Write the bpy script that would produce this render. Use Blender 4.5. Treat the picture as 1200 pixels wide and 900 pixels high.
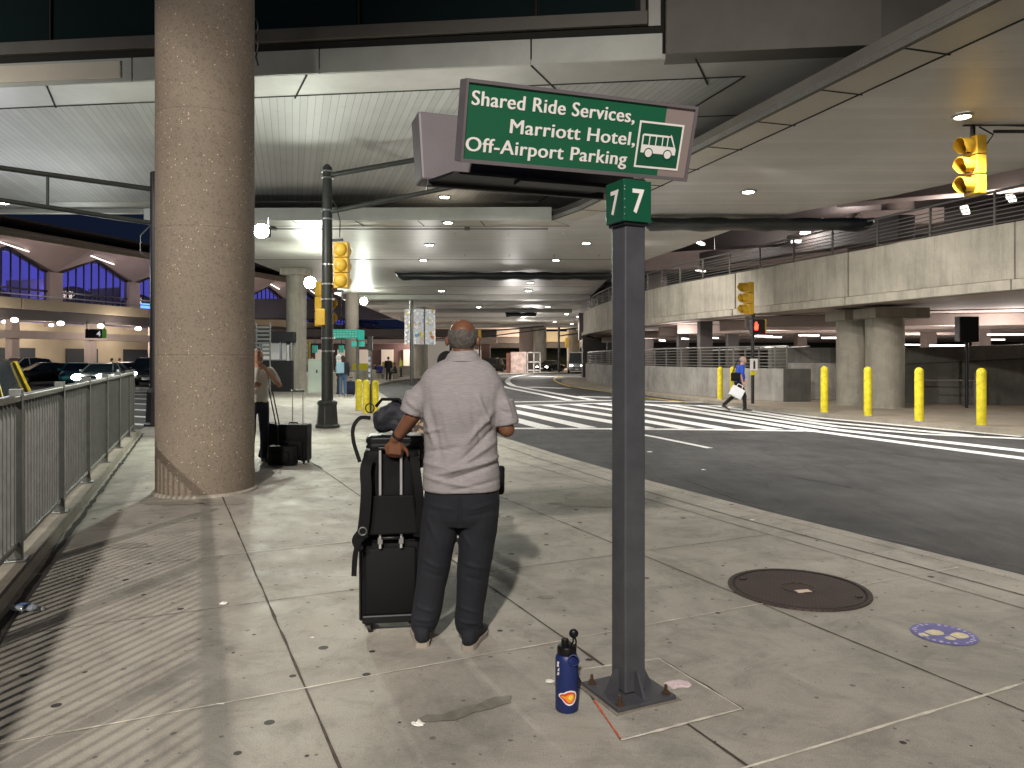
import bpy, bmesh, math, random
from math import sin, cos, pi, radians as R, atan2, sqrt
from mathutils import Vector as V, Matrix, noise as NZ
random.seed(7)
S = bpy.context.scene
COL = S.collection
for o in list(bpy.data.objects): bpy.data.objects.remove(o)

# ------------------------------------------------------------------ camera, sky, exposure, main lamps
EYE = 1.6; F = 870.0; HY = 420.0
cd = bpy.data.cameras.new('camera'); cam = bpy.data.objects.new('camera', cd); COL.objects.link(cam)
cam.location = (0, 0, EYE); cam.rotation_euler = (R(90), 0, 0)
cd.sensor_width = 36; cd.lens = 36*F/1200; cd.shift_y = -(450-HY)/1200.0
cd.clip_start = 0.05; cd.clip_end = 2000
S.camera = cam
w = bpy.data.worlds.new('World'); S.world = w; w.use_nodes = True
bg = w.node_tree.nodes['Background']; bg.inputs[0].default_value = (0.012, 0.02, 0.05, 1); bg.inputs[1].default_value = 0.45
S.view_settings.view_transform = 'Standard'; S.view_settings.look = 'None'
S.view_settings.exposure = 0.0; S.view_settings.gamma = 1.0
try: S.cycles.use_denoising = True; S.cycles.denoiser = 'OPENIMAGEDENOISE'
except Exception: pass
try:
    S.cycles.max_bounces = 6; S.cycles.diffuse_bounces = 3; S.cycles.glossy_bounces = 3
    S.cycles.sample_clamp_indirect = 4; S.cycles.caustics_reflective = False; S.cycles.caustics_refractive = False
except Exception: pass

def lamp(kind, loc, power, col=(1, .92, .8), size=.15, target=None, spot=None, blend=.3, sy=None):
    d = bpy.data.lights.new('lamp_or_fill', kind); d.energy = power; d.color = col  # serves real lamps as well as added fill lights
    if kind == 'AREA':
        d.size = size
        if sy: d.shape = 'RECTANGLE'; d.size_y = sy
    else: d.shadow_soft_size = size
    if kind == 'SPOT': d.spot_size = R(spot); d.spot_blend = blend
    o = bpy.data.objects.new('lamp_or_fill', d); COL.objects.link(o); o.location = loc
    if target is not None:
        o.rotation_euler = (V(target)-V(loc)).to_track_quat('-Z', 'Y').to_euler()
    return o
# flood lamps on the building behind the camera
lamp('SPOT', (-1.2, -8, 9.2), 9600, (1, .93, .84), .22, (2.8, 5.5, 0), 76, .6)
lamp('SPOT', (-12, -27, 21), 42000, (1, .92, .82), .30, (-12.7, 1, 0), 37.6, .07)

def G0(px, py, z=0.0):
    "ground point seen at photo pixel (px,py) on height z"
    Y = F*(z-EYE)/(HY-py)
    return V(((px-600)/F*Y, Y, z))
def D0(px, py, Y):
    return V(((px-600)/F*Y, Y, EYE+(HY-py)/F*Y))

# ------------------------------------------------------------------ materials
MATS = {}
def mat(name, col, rough=.6, metal=0.0, var=0.0, vscale=2.0, bump=0.0, bscale=40.0, emit=0.0, alpha=None, stretch=(1,1,1), spec=None, ecol=None, trans=0.0, coat=0.0):
    if name in MATS: return MATS[name]
    m = bpy.data.materials.new(name); m.use_nodes = True
    nt = m.node_tree; b = nt.nodes['Principled BSDF']
    b.inputs['Base Color'].default_value = (*col, 1); b.inputs['Roughness'].default_value = rough
    b.inputs['Metallic'].default_value = metal
    if spec is not None: b.inputs['Specular IOR Level'].default_value = spec
    if trans: b.inputs['Transmission Weight'].default_value = trans
    if coat: b.inputs['Coat Weight'].default_value = coat
    if emit:
        b.inputs['Emission Color'].default_value = (*(ecol or col), 1); b.inputs['Emission Strength'].default_value = emit
    if var or bump:
        tc = nt.nodes.new('ShaderNodeTexCoord'); mp = nt.nodes.new('ShaderNodeMapping'); mp.inputs['Scale'].default_value = stretch
        nt.links.new(tc.outputs['Object'], mp.inputs[0])
    if var:
        n = nt.nodes.new('ShaderNodeTexNoise'); n.inputs['Scale'].default_value = vscale; n.inputs['Detail'].default_value = 8; n.inputs['Roughness'].default_value = .65
        nt.links.new(mp.outputs[0], n.inputs['Vector'])
        r = nt.nodes.new('ShaderNodeValToRGB'); r.color_ramp.elements[0].position = .3; r.color_ramp.elements[1].position = .7
        r.color_ramp.elements[0].color = (*[c*(1-var) for c in col], 1); r.color_ramp.elements[1].color = (*[min(1, c*(1+var)) for c in col], 1)
        nt.links.new(n.outputs['Fac'], r.inputs[0]); nt.links.new(r.outputs[0], b.inputs['Base Color'])
    if bump:
        n2 = nt.nodes.new('ShaderNodeTexNoise'); n2.inputs['Scale'].default_value = bscale; n2.inputs['Detail'].default_value = 6
        nt.links.new(mp.outputs[0], n2.inputs['Vector'])
        bp = nt.nodes.new('ShaderNodeBump'); bp.inputs['Strength'].default_value = bump; bp.inputs['Distance'].default_value = .01
        nt.links.new(n2.outputs['Fac'], bp.inputs['Height']); nt.links.new(bp.outputs[0], b.inputs['Normal'])
    MATS[name] = m
    return m
class NB:
    "tiny node-building helper on world position"
    def __init__(s, m):
        s.m = m; s.nt = m.node_tree; s.b = s.nt.nodes['Principled BSDF']; s.g = s.nt.nodes.new('ShaderNodeNewGeometry')
        s.pos = s.g.outputs['Position']
    def n(s, t, **k):
        x = s.nt.nodes.new(t)
        for a, v in k.items():
            if hasattr(x, a): setattr(x, a, v)
            else: x.inputs[a].default_value = v
        return x
    def L(s, a, b): s.nt.links.new(a, b)
    def math(s, op, a, b=None, c=None):
        x = s.nt.nodes.new('ShaderNodeMath'); x.operation = op
        for i, v in enumerate((a, b, c)):
            if v is None: continue
            if isinstance(v, (int, float)): x.inputs[i].default_value = v
            else: s.L(v, x.inputs[i])
        return x.outputs[0]
    def noise(s, scale, detail=6, rough=.6, vec=None, dist=0):
        x = s.nt.nodes.new('ShaderNodeTexNoise'); x.inputs['Scale'].default_value = scale; x.inputs['Detail'].default_value = detail
        x.inputs['Roughness'].default_value = rough; x.inputs['Distortion'].default_value = dist
        s.L(vec or s.pos, x.inputs['Vector']); return x.outputs['Fac']
    def ramp(s, f, *st):
        r = s.nt.nodes.new('ShaderNodeValToRGB'); e = r.color_ramp.elements
        while len(e) < len(st): e.new(.5)
        for i, (p, c) in enumerate(st):
            e[i].position = p; e[i].color = (*c, 1) if not isinstance(c, (int, float)) else (c, c, c, 1)
        s.L(f, r.inputs[0]); return r.outputs[0]
    def mix(s, f, a, b, bt='MIX'):
        x = s.nt.nodes.new('ShaderNodeMix'); x.data_type = 'RGBA'; x.blend_type = bt
        for i, v in ((0, f), (6, a), (7, b)):
            if isinstance(v, (int, float)): x.inputs[i].default_value = v
            elif isinstance(v, tuple): x.inputs[i].default_value = (*v, 1)
            else: s.L(v, x.inputs[i])
        return x.outputs[2]
    def dot(s, v):
        x = s.nt.nodes.new('ShaderNodeVectorMath'); x.operation = 'DOT_PRODUCT'; s.L(s.pos, x.inputs[0]); x.inputs[1].default_value = v
        return x.outputs['Value']
    def scale(s, v):
        x = s.nt.nodes.new('ShaderNodeVectorMath'); x.operation = 'MULTIPLY'; s.L(s.pos, x.inputs[0]); x.inputs[1].default_value = v
        return x.outputs[0]
    def bump(s, h, st=.3, d=.01):
        x = s.nt.nodes.new('ShaderNodeBump'); x.inputs['Strength'].default_value = st; x.inputs['Distance'].default_value = d
        s.L(h, x.inputs['Height']); s.L(x.outputs[0], s.b.inputs['Normal'])
    def color(s, c): s.L(c, s.b.inputs['Base Color'])
    def rough(s, c): s.L(c, s.b.inputs['Roughness'])

def blank(name, rough=.7, metal=0):
    m = mat(name, (.5, .5, .5), rough, metal); return m, NB(m)
def pavement_mat():
    m, k = blank('pavement_concrete', .75)
    base = k.ramp(k.noise(.55, 8, .6), (.3, (.36, .335, .29)), (.7, (.455, .425, .37)))
    # every slab a little different
    u = k.math('DIVIDE', k.dot((-.426, .905, 0)), 1.42); v = k.math('DIVIDE', k.dot((.905, .426, 0)), 1.45)
    cb = k.n('ShaderNodeCombineXYZ'); k.L(k.math('FLOOR', u), cb.inputs[0]); k.L(k.math('FLOOR', v), cb.inputs[1])
    wn = k.n('ShaderNodeTexWhiteNoise'); k.L(cb.outputs[0], wn.inputs[0])
    base = k.mix(1.0, base, k.ramp(wn.outputs['Value'], (0, .90), (1, 1.06)), 'MULTIPLY')
    grit = k.ramp(k.noise(170, 3, .85), (.30, .60), (.62, 1.14))
    base = k.mix(1.0, base, grit, 'MULTIPLY')
    blot = k.ramp(k.noise(2.6, 10, .72, dist=.6), (.36, .62), (.52, 1.0))
    base = k.mix(.65, base, blot, 'MULTIPLY'); base = k.mix(.6, base, k.ramp(k.noise(.9, 9, .8, vec=k.scale((1, 1, 1)), dist=1.2), (.38, .66), (.55, 1.05)), 'MULTIPLY')
    scuff = k.ramp(k.noise(9, 6, .8, vec=k.scale((1, 3.2, 1)), dist=1.5), (.30, .6), (.42, 1.0))
    base = k.mix(.6, base, scuff, 'MULTIPLY'); fleck = k.ramp(k.noise(34, 5, .75), (.30, .55), (.40, 1.0)); base = k.mix(.55, base, fleck, 'MULTIPLY')
    vo = k.n('ShaderNodeTexVoronoi'); vo.voronoi_dimensions = '2D'; vo.inputs['Scale'].default_value = 2.9; vo.inputs['Randomness'].default_value = 1
    k.L(k.pos, vo.inputs['Vector'])
    sp = k.n('ShaderNodeSeparateColor'); k.L(vo.outputs['Color'], sp.inputs[0])
    size = k.math('MULTIPLY', k.math('POWER', sp.outputs[0], 2.2), .085)
    spot = k.math('LESS_THAN', vo.outputs['Distance'], size)
    spot = k.math('MULTIPLY', spot, k.math('GREATER_THAN', sp.outputs[1], .45))
    base = k.mix(k.math('MULTIPLY', spot, .93), base, (.022, .018, .016))
    vo2 = k.n('ShaderNodeTexVoronoi'); vo2.voronoi_dimensions = '2D'; vo2.inputs['Scale'].default_value = 9; k.L(k.pos, vo2.inputs['Vector'])
    sp2 = k.n('ShaderNodeSeparateColor'); k.L(vo2.outputs['Color'], sp2.inputs[0])
    s2 = k.math('LESS_THAN', vo2.outputs['Distance'], k.math('MULTIPLY', k.math('POWER', sp2.outputs[0], 5), .13))
    base = k.mix(k.math('MULTIPLY', s2, .6), base, (.06, .05, .045))
    k.color(base); k.rough(k.ramp(k.noise(3, 5), (.3, .55), (.7, .85)))
    k.bump(k.noise(160, 5, .8), .5, .004)
    return m
def asphalt_mat():
    m, k = blank('asphalt', .8)
    base = k.ramp(k.noise(.35, 8, .6, vec=k.scale((1, .5, 1))), (.3, (.020, .020, .021)), (.7, (.050, .050, .051)))
    grit = k.ramp(k.noise(75, 8, 1.0), (.36, .25), (.66, 2.4)); base = k.mix(.7, base, k.ramp(k.noise(1.6, 8, .75, vec=k.scale((1.6, .35, 1)), dist=.8), (.36, .55), (.60, 1.35)), 'MULTIPLY')
    base = k.mix(1, base, grit, 'MULTIPLY')
    vo = k.n('ShaderNodeTexVoronoi'); vo.feature = 'DISTANCE_TO_EDGE'; vo.inputs['Scale'].default_value = .22
    dn = k.n('ShaderNodeTexNoise'); dn.inputs['Scale'].default_value = 1.3; dn.inputs['Detail'].default_value = 5; k.L(k.pos, dn.inputs['Vector'])
    ad = k.n('ShaderNodeVectorMath'); ad.operation = 'ADD'; k.L(k.pos, ad.inputs[0]); k.L(dn.outputs['Color'], ad.inputs[1]); k.L(ad.outputs[0], vo.inputs['Vector'])
    cr = k.math('LESS_THAN', vo.outputs['Distance'], .0035)
    base = k.mix(k.math('MULTIPLY', cr, .6), base, (.012, .012, .012))
    k.color(base); k.rough(k.ramp(k.noise(1.2, 5), (.3, .62), (.7, .85)))
    k.bump(k.noise(70, 5, .85), .9, .012)
    return m
def concrete_mat(name, c, dark=.7, pebble=False, streak=True, sc=1.0):
    m, k = blank(name, .85)
    base = k.ramp(k.noise(1.1*sc, 9, .65), (.3, tuple(x*dark for x in c)), (.7, tuple(min(1, x*1.12) for x in c)))
    if streak:
        st = k.ramp(k.noise(3.2, 7, .75, vec=k.scale((1, 1, .10))), (.36, .48), (.54, 1.0))
        base = k.mix(.5, base, st, 'MULTIPLY')
    grit = k.ramp(k.noise(60, 4, .8), (.3, .74), (.7, 1.14)); base = k.mix(1, base, grit, 'MULTIPLY')
    if pebble:
        vo = k.n('ShaderNodeTexVoronoi'); vo.inputs['Scale'].default_value = 38; k.L(k.pos, vo.inputs['Vector'])
        sp = k.n('ShaderNodeSeparateColor'); k.L(vo.outputs['Color'], sp.inputs[0])
        on = k.math('MULTIPLY', k.math('LESS_THAN', vo.outputs['Distance'], .26), k.math('GREATER_THAN', k.math('ADD', sp.outputs[0], k.math('MULTIPLY', k.noise(1.4, 3), .7)), 1.28))
        base = k.mix(on, base, (.60, .50, .36))
        vb = k.n('ShaderNodeTexVoronoi'); vb.inputs['Scale'].default_value = 55; k.L(k.pos, vb.inputs['Vector'])
        sb = k.n('ShaderNodeSeparateColor'); k.L(vb.outputs['Color'], sb.inputs[0])
        base = k.mix(k.math('MULTIPLY', k.math('GREATER_THAN', sb.outputs[1], .86), .35), base, (.07, .055, .045))
    k.color(base); k.bump(k.noise(70, 4, .8), .45, .006)
    return m
def soffit_mat(name, c, ndir, spacing, rough=.38, metal=.0, groove=.07, gdark=.35, sheen=True):
    m, k = blank(name, rough, metal)
    f = k.math('FRACT', k.math('DIVIDE', k.dot(ndir), spacing))
    g = k.math('LESS_THAN', f, groove)
    base = k.ramp(k.noise(.5, 7, .6), (.3, tuple(x*.88 for x in c)), (.7, tuple(x*1.08 for x in c)))
    idn = k.n('ShaderNodeTexWhiteNoise'); idn.noise_dimensions = '1D'; k.L(k.math('FLOOR', k.math('DIVIDE', k.dot(ndir), spacing)), idn.inputs['W'])
    base = k.mix(1, base, k.ramp(idn.outputs['Value'], (0, .9), (1, 1.05)), 'MULTIPLY')
    dirt = k.ramp(k.noise(3.5, 9, .75), (.28, .55), (.42, 1)); base = k.mix(.4, base, dirt, 'MULTIPLY'); base = k.mix(.3, base, k.ramp(k.noise(7, 8, .8, dist=1), (.30, .45), (.38, 1)), 'MULTIPLY')
    base = k.mix(k.math('MULTIPLY', g, 1-gdark), base, tuple(x*gdark*.5 for x in c))
    k.color(base)
    k.bump(k.math('ADD', k.math('MULTIPLY', k.math('PINGPONG', f, .5), .3), k.noise(1.2, 2)), .12, .03)
    return m
M = dict(
 pave=pavement_mat(), road=asphalt_mat(),
 colm=concrete_mat('aggregate_concrete', (.225, .182, .140), .82, True, False),
 conc=concrete_mat('parapet_concrete', (.47, .435, .365), .75),
 wallc=concrete_mat('wall_concrete', (.36, .345, .32), .6),
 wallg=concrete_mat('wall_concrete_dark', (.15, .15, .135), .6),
 colr=concrete_mat('column_concrete', (.36, .335, .28), .8, False, True, 2),
 pinkc=concrete_mat('pink_concrete', (.40, .33, .30), .8, False, False, .2),
 cream=concrete_mat('cream_concrete', (.45, .38, .27), .85, False, False, .2),
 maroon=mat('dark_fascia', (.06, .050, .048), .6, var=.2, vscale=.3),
 kerb=concrete_mat('kerb_concrete', (.30, .27, .22), .7, False, False, 2),
 joint=mat('joint_sealant', (.07, .055, .045), .9, var=.5, vscale=14),
 caulk=mat('pale_caulk', (.62, .58, .50), .8, var=.35, vscale=9),
 orange=mat('orange_paint', (.55, .10, .05), .7, var=.4, vscale=60),
 paint=None, ypaint=None,
 sofA=soffit_mat('corrugated_soffit', (.50, .50, .48), (.959, .284, 0), .155, .55),
 sofB=soffit_mat('panelled_soffit', (.60, .58, .545), (.02, 1, 0), .30, .42, .08, .03, .7),
 band=mat('soffit_panel', (.46, .45, .42), .45, var=.12, vscale=.8),
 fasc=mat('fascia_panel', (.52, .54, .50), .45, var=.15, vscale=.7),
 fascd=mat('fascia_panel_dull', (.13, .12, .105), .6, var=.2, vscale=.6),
 creamp=mat('cream_panel', (.75, .68, .56), .5, var=.05, vscale=2),
 glassd=mat('dark_window_glass', (.012, .022, .02), .12),
 black=mat('black_metal', (.012, .012, .014), .45),
 seam=mat('dark_seam', (.02, .02, .018), .9),
 gray=mat('charcoal_paint', (.064, .064, .074), .45, var=.22, vscale=6, bump=.05, bscale=60),
 grayp=mat('sign_grey', (.13, .115, .125), .5, var=.1, vscale=6),
 grayf=mat('sign_face_grey', (.25, .20, .19), .55),
 green=mat('sign_green', (.010, .085, .045), .3),
 white=mat('white_vinyl', (.80, .76, .74), .5),
 pole=mat('pole_green_black', (.022, .024, .021), .5, .1, var=.3, vscale=5),
 steel=mat('brushed_steel', (.45, .45, .45), .3, .9),
 galv=mat('galvanised_rail', (.15, .155, .145), .42, .55, var=.2, vscale=8),
 yellow=mat('signal_yellow', (.60, .36, .03), .45, var=.12, vscale=6),
 byel=mat('bollard_yellow', (.66, .56, .02), .5, var=.28, vscale=7, bump=.2, bscale=30),
 rail=mat('rail_grey', (.17, .165, .15), .5, .3),
 tarp=mat('black_tarpaulin', (.012, .016, .017), .4, bump=1.0, bscale=6),
 lampw=mat('lamp_glow', (1, .95, .85), .5, emit=55, ecol=(1, .93, .82)),
 lampg=mat('flood_glow', (1, 1, .9), .5, emit=120, ecol=(.93, 1, .84)),
 tube=mat('tube_glow', (1, .95, .9), .5, emit=2.6, ecol=(1, .92, .86)),
 navy=mat('navy_trousers', (.007, .008, .013), .85, var=.25, vscale=12, bump=.3, bscale=160),
 skin=mat('brown_skin', (.17, .072, .038), .5, var=.15, vscale=14, bump=.08, bscale=90),
 skinl=mat('fair_skin', (.50, .27, .19), .55, var=.08, vscale=14),
 lugg=mat('black_nylon', (.0035, .0035, .0045), .6, spec=.2, bump=.4, bscale=500),
 luggp=mat('black_plastic', (.006, .006, .007), .4, spec=.3),
 rubber=mat('black_rubber', (.012, .012, .012), .7),
 red=mat('red_hand', (1, .05, .03), .5, emit=6, ecol=(1, .04, .02)),
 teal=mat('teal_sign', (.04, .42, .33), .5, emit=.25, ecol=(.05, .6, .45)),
 glass=mat('car_glass', (.02, .03, .035), .08, spec=.8),
)
def paint_mat(name, c):
    m, k = blank(name, .65)
    wear = k.ramp(k.noise(5, 10, .8), (.32, .35), (.45, 1.0)); wear = k.mix(1, wear, k.ramp(k.noise(26, 4, .8), (.36, .35), (.46, 1.0)), 'MULTIPLY'); base = k.mix(1, c, wear, 'MULTIPLY')
    base = k.mix(1, base, k.ramp(k.noise(90, 3, .8), (.3, .8), (.6, 1.05)), 'MULTIPLY'); k.color(base); return m
M['paint'] = paint_mat('road_paint_white', (.82, .82, .80)); M['ypaint'] = paint_mat('road_paint_yellow', (.70, .48, .06))

# ------------------------------------------------------------------ mesh builder
class MB:
    def __init__(s): s.v = []; s.f = []
    def add(s, vs, fs):
        o = len(s.v); s.v += [V(x) for x in vs]; s.f += [tuple(i+o for i in f) for f in fs]; return s
    def hexa(s, p):  # 8 points: bottom 4 ccw, top 4 ccw
        return s.add(p, [(3, 2, 1, 0), (4, 5, 6, 7), (0, 1, 5, 4), (1, 2, 6, 5), (2, 3, 7, 6), (3, 0, 4, 7)])
    def box(s, c, d, rz=0, taper=1.0):
        c = V(c); x, y, z = d[0]/2, d[1]/2, d[2]/2; m = Matrix.Rotation(rz, 3, 'Z')
        p = [c+m@V((a*x, b*y, -z)) for a, b in ((-1, -1), (1, -1), (1, 1), (-1, 1))]
        p += [c+m@V((a*x*taper, b*y*taper, z)) for a, b in ((-1, -1), (1, -1), (1, 1), (-1, 1))]
        return s.hexa(p)
    def bar(s, a, b, w, h, up=V((0, 0, 1))):
        a, b = V(a), V(b); d = (b-a).normalized()
        side = d.cross(up)
        if side.length < 1e-4: side = d.cross(V((0, 1, 0)))
        side.normalize(); u = side.cross(d).normalized()
        q = lambda p: [p-side*w/2-u*h/2, p+side*w/2-u*h/2, p+side*w/2+u*h/2, p-side*w/2+u*h/2]
        A, B = q(a), q(b)
        return s.add(A+B, [(0, 1, 2, 3), (7, 6, 5, 4), (0, 4, 5, 1), (1, 5, 6, 2), (2, 6, 7, 3), (3, 7, 4, 0)])
    def tube(s, pts, rad, n=12, sx=1, ends=True):
        pts = [V(p) for p in pts]
        if isinstance(rad, (int, float)): rad = [rad]*len(pts)
        rings = []; prev = None
        for i, p in enumerate(pts):
            d = (pts[min(i+1, len(pts)-1)]-pts[max(i-1, 0)]).normalized()
            if prev is None:
                a = d.cross(V((0, 0, 1)))
                if a.length < .05: a = d.cross(V((0, 1, 0)))
            else: a = prev-d*prev.dot(d)
            a.normalize(); prev = a; b = d.cross(a)
            rings.append([p+(a*cos(t)*sx+b*sin(t))*rad[i] for t in [2*pi*j/n for j in range(n)]])
        return s.loft(rings, ends)
    def loft(s, rings, ends=True):
        n = len(rings[0]); o = len(s.v)
        for r in rings: s.v += [V(x) for x in r]
        for i in range(len(rings)-1):
            for j in range(n):
                a, b = o+i*n+j, o+i*n+(j+1) % n
                s.f.append((a, b, b+n, a+n))
        if ends:
            s.f.append(tuple(o+j for j in reversed(range(n)))); s.f.append(tuple(o+(len(rings)-1)*n+j for j in range(n)))
        return s
    def lathe(s, prof, c=(0, 0, 0), n=24, ends=True, sy=1):
        c = V(c)
        return s.loft([[c+V((r*cos(2*pi*j/n), r*sin(2*pi*j/n)*sy, z)) for j in range(n)] for r, z in prof], ends)
    def cyl(s, c, r, h, n=24): return s.lathe([(r, 0), (r, h)], c, n)
    def ball(s, c, r, n=12, sc=(1, 1, 1), m=None):
        c = V(c); rings = []
        for i in range(1, n//2+1):
            a = -pi/2+pi*i/(n//2+1)
            ring = [V((r*cos(a)*cos(2*pi*j/n)*sc[0], r*cos(a)*sin(2*pi*j/n)*sc[1], r*sin(a)*sc[2])) for j in range(n)]
            rings.append([c+(m@q if m else q) for q in ring])
        return s.loft(rings)
    def cap(s, a, b, ra, rb, n=12, k=3):
        "tapered capsule"
        a, b = V(a), V(b); d = (b-a).normalized() if (b-a).length > 1e-6 else V((0, 0, 1))
        pts, rad = [], []
        for i in range(k): t = pi/2*(1-i/k)*.98; pts.append(a-d*ra*sin(t)); rad.append(max(ra*cos(t), ra*.05))
        pts.append(a); rad.append(ra); pts.append(b); rad.append(rb)
        for i in range(1, k+1): t = pi/2*i/k*.98; pts.append(b+d*rb*sin(t)); rad.append(max(rb*cos(t), rb*.05))
        return s.tube(pts, rad, n)
    def prism(s, pts, z0, z1):
        n = len(pts)
        ar = sum(pts[i][0]*pts[(i+1) % n][1]-pts[(i+1) % n][0]*pts[i][1] for i in range(n))
        if ar < 0: pts = list(reversed(pts))
        v = [V((p[0], p[1], z0)) for p in pts]+[V((p[0], p[1], z1)) for p in pts]
        f = [tuple(reversed(range(n))), tuple(range(n, 2*n))]+[(i, (i+1) % n, (i+1) % n+n, i+n) for i in range(n)]
        return s.add(v, f)
    def slab(s, pts3, thick):
        "polygon in 3d given thickness vector"
        n = len(pts3); t = V(thick)
        v = [V(p) for p in pts3]+[V(p)+t for p in pts3]
        f = [tuple(reversed(range(n))), tuple(range(n, 2*n))]+[(i, (i+1) % n, (i+1) % n+n, i+n) for i in range(n)]
        return s.add(v, f)
    def sheet(s, pts, z):
        n = len(pts); ar = sum(pts[i][0]*pts[(i+1) % n][1]-pts[(i+1) % n][0]*pts[i][1] for i in range(n))
        if ar < 0: pts = list(reversed(pts))
        return s.add([V((p[0], p[1], z)) for p in pts], [tuple(range(n))])
    def ribbon(s, pts, wd, z):
        P = [V((p[0], p[1], 0)) for p in pts]; A = []; B = []
        if isinstance(wd, (int, float)): wd = [wd]*len(P)
        for i, p in enumerate(P):
            d = (P[min(i+1, len(P)-1)]-P[max(i-1, 0)]).normalized(); nn = V((-d.y, d.x, 0))*wd[i]/2
            A.append(V((p.x+nn.x, p.y+nn.y, z))); B.append(V((p.x-nn.x, p.y-nn.y, z)))
        n = len(P); s.add(A+B, [(n+i, n+i+1, i+1, i) for i in range(n-1)]); return s
    def curtain(s, pts, z0, z1, th):
        "wall of thickness th along a polyline (extends to the left of its direction)"
        P = [V((p[0], p[1], 0)) for p in pts]; n = len(P); Q = []
        for i, p in enumerate(P):
            d = (P[min(i+1, n-1)]-P[max(i-1, 0)]).normalized(); Q.append(p+V((-d.y, d.x, 0))*th)
        z0l = z0 if isinstance(z0, (list, tuple)) else [z0]*n; z1l = z1 if isinstance(z1, (list, tuple)) else [z1]*n
        rings = [[V((P[i].x, P[i].y, z0l[i])), V((P[i].x, P[i].y, z1l[i])), V((Q[i].x, Q[i].y, z1l[i])), V((Q[i].x, Q[i].y, z0l[i]))] for i in range(n)]
        return s.loft(rings)
    def xf(s, m):
        s.v = [m@v for v in s.v]; return s
    def build(s, name, m, parent=None, world=False, smooth=None, bevel=0, **tags):
        me = bpy.data.meshes.new(name)
        vs = s.v
        if world and parent is not None:
            inv = parent.matrix_basis.inverted()
            if parent.parent is not None: inv = inv@parent.parent.matrix_basis.inverted()
            vs = [inv@v for v in vs]
        me.from_pydata([tuple(v) for v in vs], [], s.f); me.update()
        bm = bmesh.new(); bm.from_mesh(me); bmesh.ops.recalc_face_normals(bm, faces=bm.faces); bm.to_mesh(me); bm.free()
        me.materials.append(m)
        if smooth is not None:
            me.polygons.foreach_set('use_smooth', [True]*len(me.polygons)); me.set_sharp_from_angle(angle=R(smooth))
        o = bpy.data.objects.new(name, me); COL.objects.link(o)
        if parent is not None: o.parent = parent
        if bevel:
            b = o.modifiers.new('bevel', 'BEVEL'); b.width = bevel; b.segments = 2; b.limit_method = 'ANGLE'; b.angle_limit = R(40)
        for a, v in tags.items(): o[a] = v
        return o
def thing(name, label, cat, loc=(0, 0, 0), rz=0, group=None):
    o = bpy.data.objects.new(name, None); COL.objects.link(o); o.empty_display_size = .2
    o.location = loc; o.rotation_euler = (0, 0, rz); bpy.context.evaluated_depsgraph_get()
    o.matrix_basis = Matrix.LocRotScale(V(loc), Matrix.Rotation(rz, 3, 'Z').to_quaternion(), V((1, 1, 1)))
    o['label'] = label; o['category'] = cat
    if group: o['group'] = group
    return o
def tag(o, label, cat, group=None):
    o['label'] = label; o['category'] = cat
    if group: o['group'] = group
    return o
def struct(mb, name, m, **k):
    o = mb.build(name, m, **k); o['kind'] = 'structure'; return o
def dup(root, loc, rz=0, label=None, group=None, scale=1):
    r = root.copy(); COL.objects.link(r)
    if not isinstance(scale, tuple): scale = (scale,)*3
    r.matrix_basis = Matrix.LocRotScale(V(loc), Matrix.Rotation(rz, 3, 'Z').to_quaternion(), V(scale))
    if label: r['label'] = label
    if group: r['group'] = group
    for ch in list(root.children):
        c = ch.copy(); COL.objects.link(c); c.parent = r
        for g in ch.children:
            d = g.copy(); COL.objects.link(d); d.parent = c
    return r
def remesh(o, vox, smooth=6, disp=None, fac=.5):
    r = o.modifiers.new('r', 'REMESH'); r.mode = 'VOXEL'; r.voxel_size = vox; r.use_smooth_shade = True
    if smooth: sm = o.modifiers.new('s', 'SMOOTH'); sm.iterations = smooth; sm.factor = fac
    dg = bpy.context.evaluated_depsgraph_get(); dg.update()
    me = bpy.data.meshes.new_from_object(o.evaluated_get(dg)); o.modifiers.clear()
    old = o.data; nm = old.name; mats = list(old.materials); o.data = me; bpy.data.meshes.remove(old); me.name = nm
    me.materials.clear(); [me.materials.append(x) for x in mats]
    me.polygons.foreach_set('material_index', [0]*len(me.polygons))
    if disp:
        ns = [v.normal.copy() for v in me.vertices]
        for v, nrm in zip(me.vertices, ns): v.co += disp(v.co, nrm)
    me.polygons.foreach_set('use_smooth', [True]*len(me.polygons)); me.update()
    return o
def text_mb(s, bold=.012, spacing=1.0, depth=.05):
    "text as a solid mesh, lower-left at 0,0; cap height about .7"
    c = bpy.data.curves.new('t', 'FONT'); c.body = s; c.offset = bold; c.extrude = depth; c.space_character = spacing; c.resolution_u = 6
    o = bpy.data.objects.new('t', c); COL.objects.link(o); dg = bpy.context.evaluated_depsgraph_get(); dg.update()
    me = bpy.data.meshes.new_from_object(o.evaluated_get(dg))
    mb = MB(); mb.add([v.co.copy() for v in me.vertices], [tuple(p.vertices) for p in me.polygons])
    bpy.data.objects.remove(o); bpy.data.curves.remove(c); bpy.data.meshes.remove(me)
    return mb
def bbox(mb):
    xs = [v.x for v in mb.v]; ys = [v.y for v in mb.v]; return min(xs), max(xs), min(ys), max(ys)
def fit_text(s, x0, x1, ybase, cap, bold=.012, spacing=1.0, th=.002):
    "text fitted between x0 and x1 with its capitals cap high, standing on ybase (local xy)"
    mb = text_mb(s, bold, spacing, .5); a, b, _, _ = bbox(mb); sx = (x1-x0)/(b-a); sy = cap/.73
    mb.v = [V((x0+(v.x-a)*sx, ybase+v.y*sy, (v.z+.5)*th)) for v in mb.v]; return mb
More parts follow.
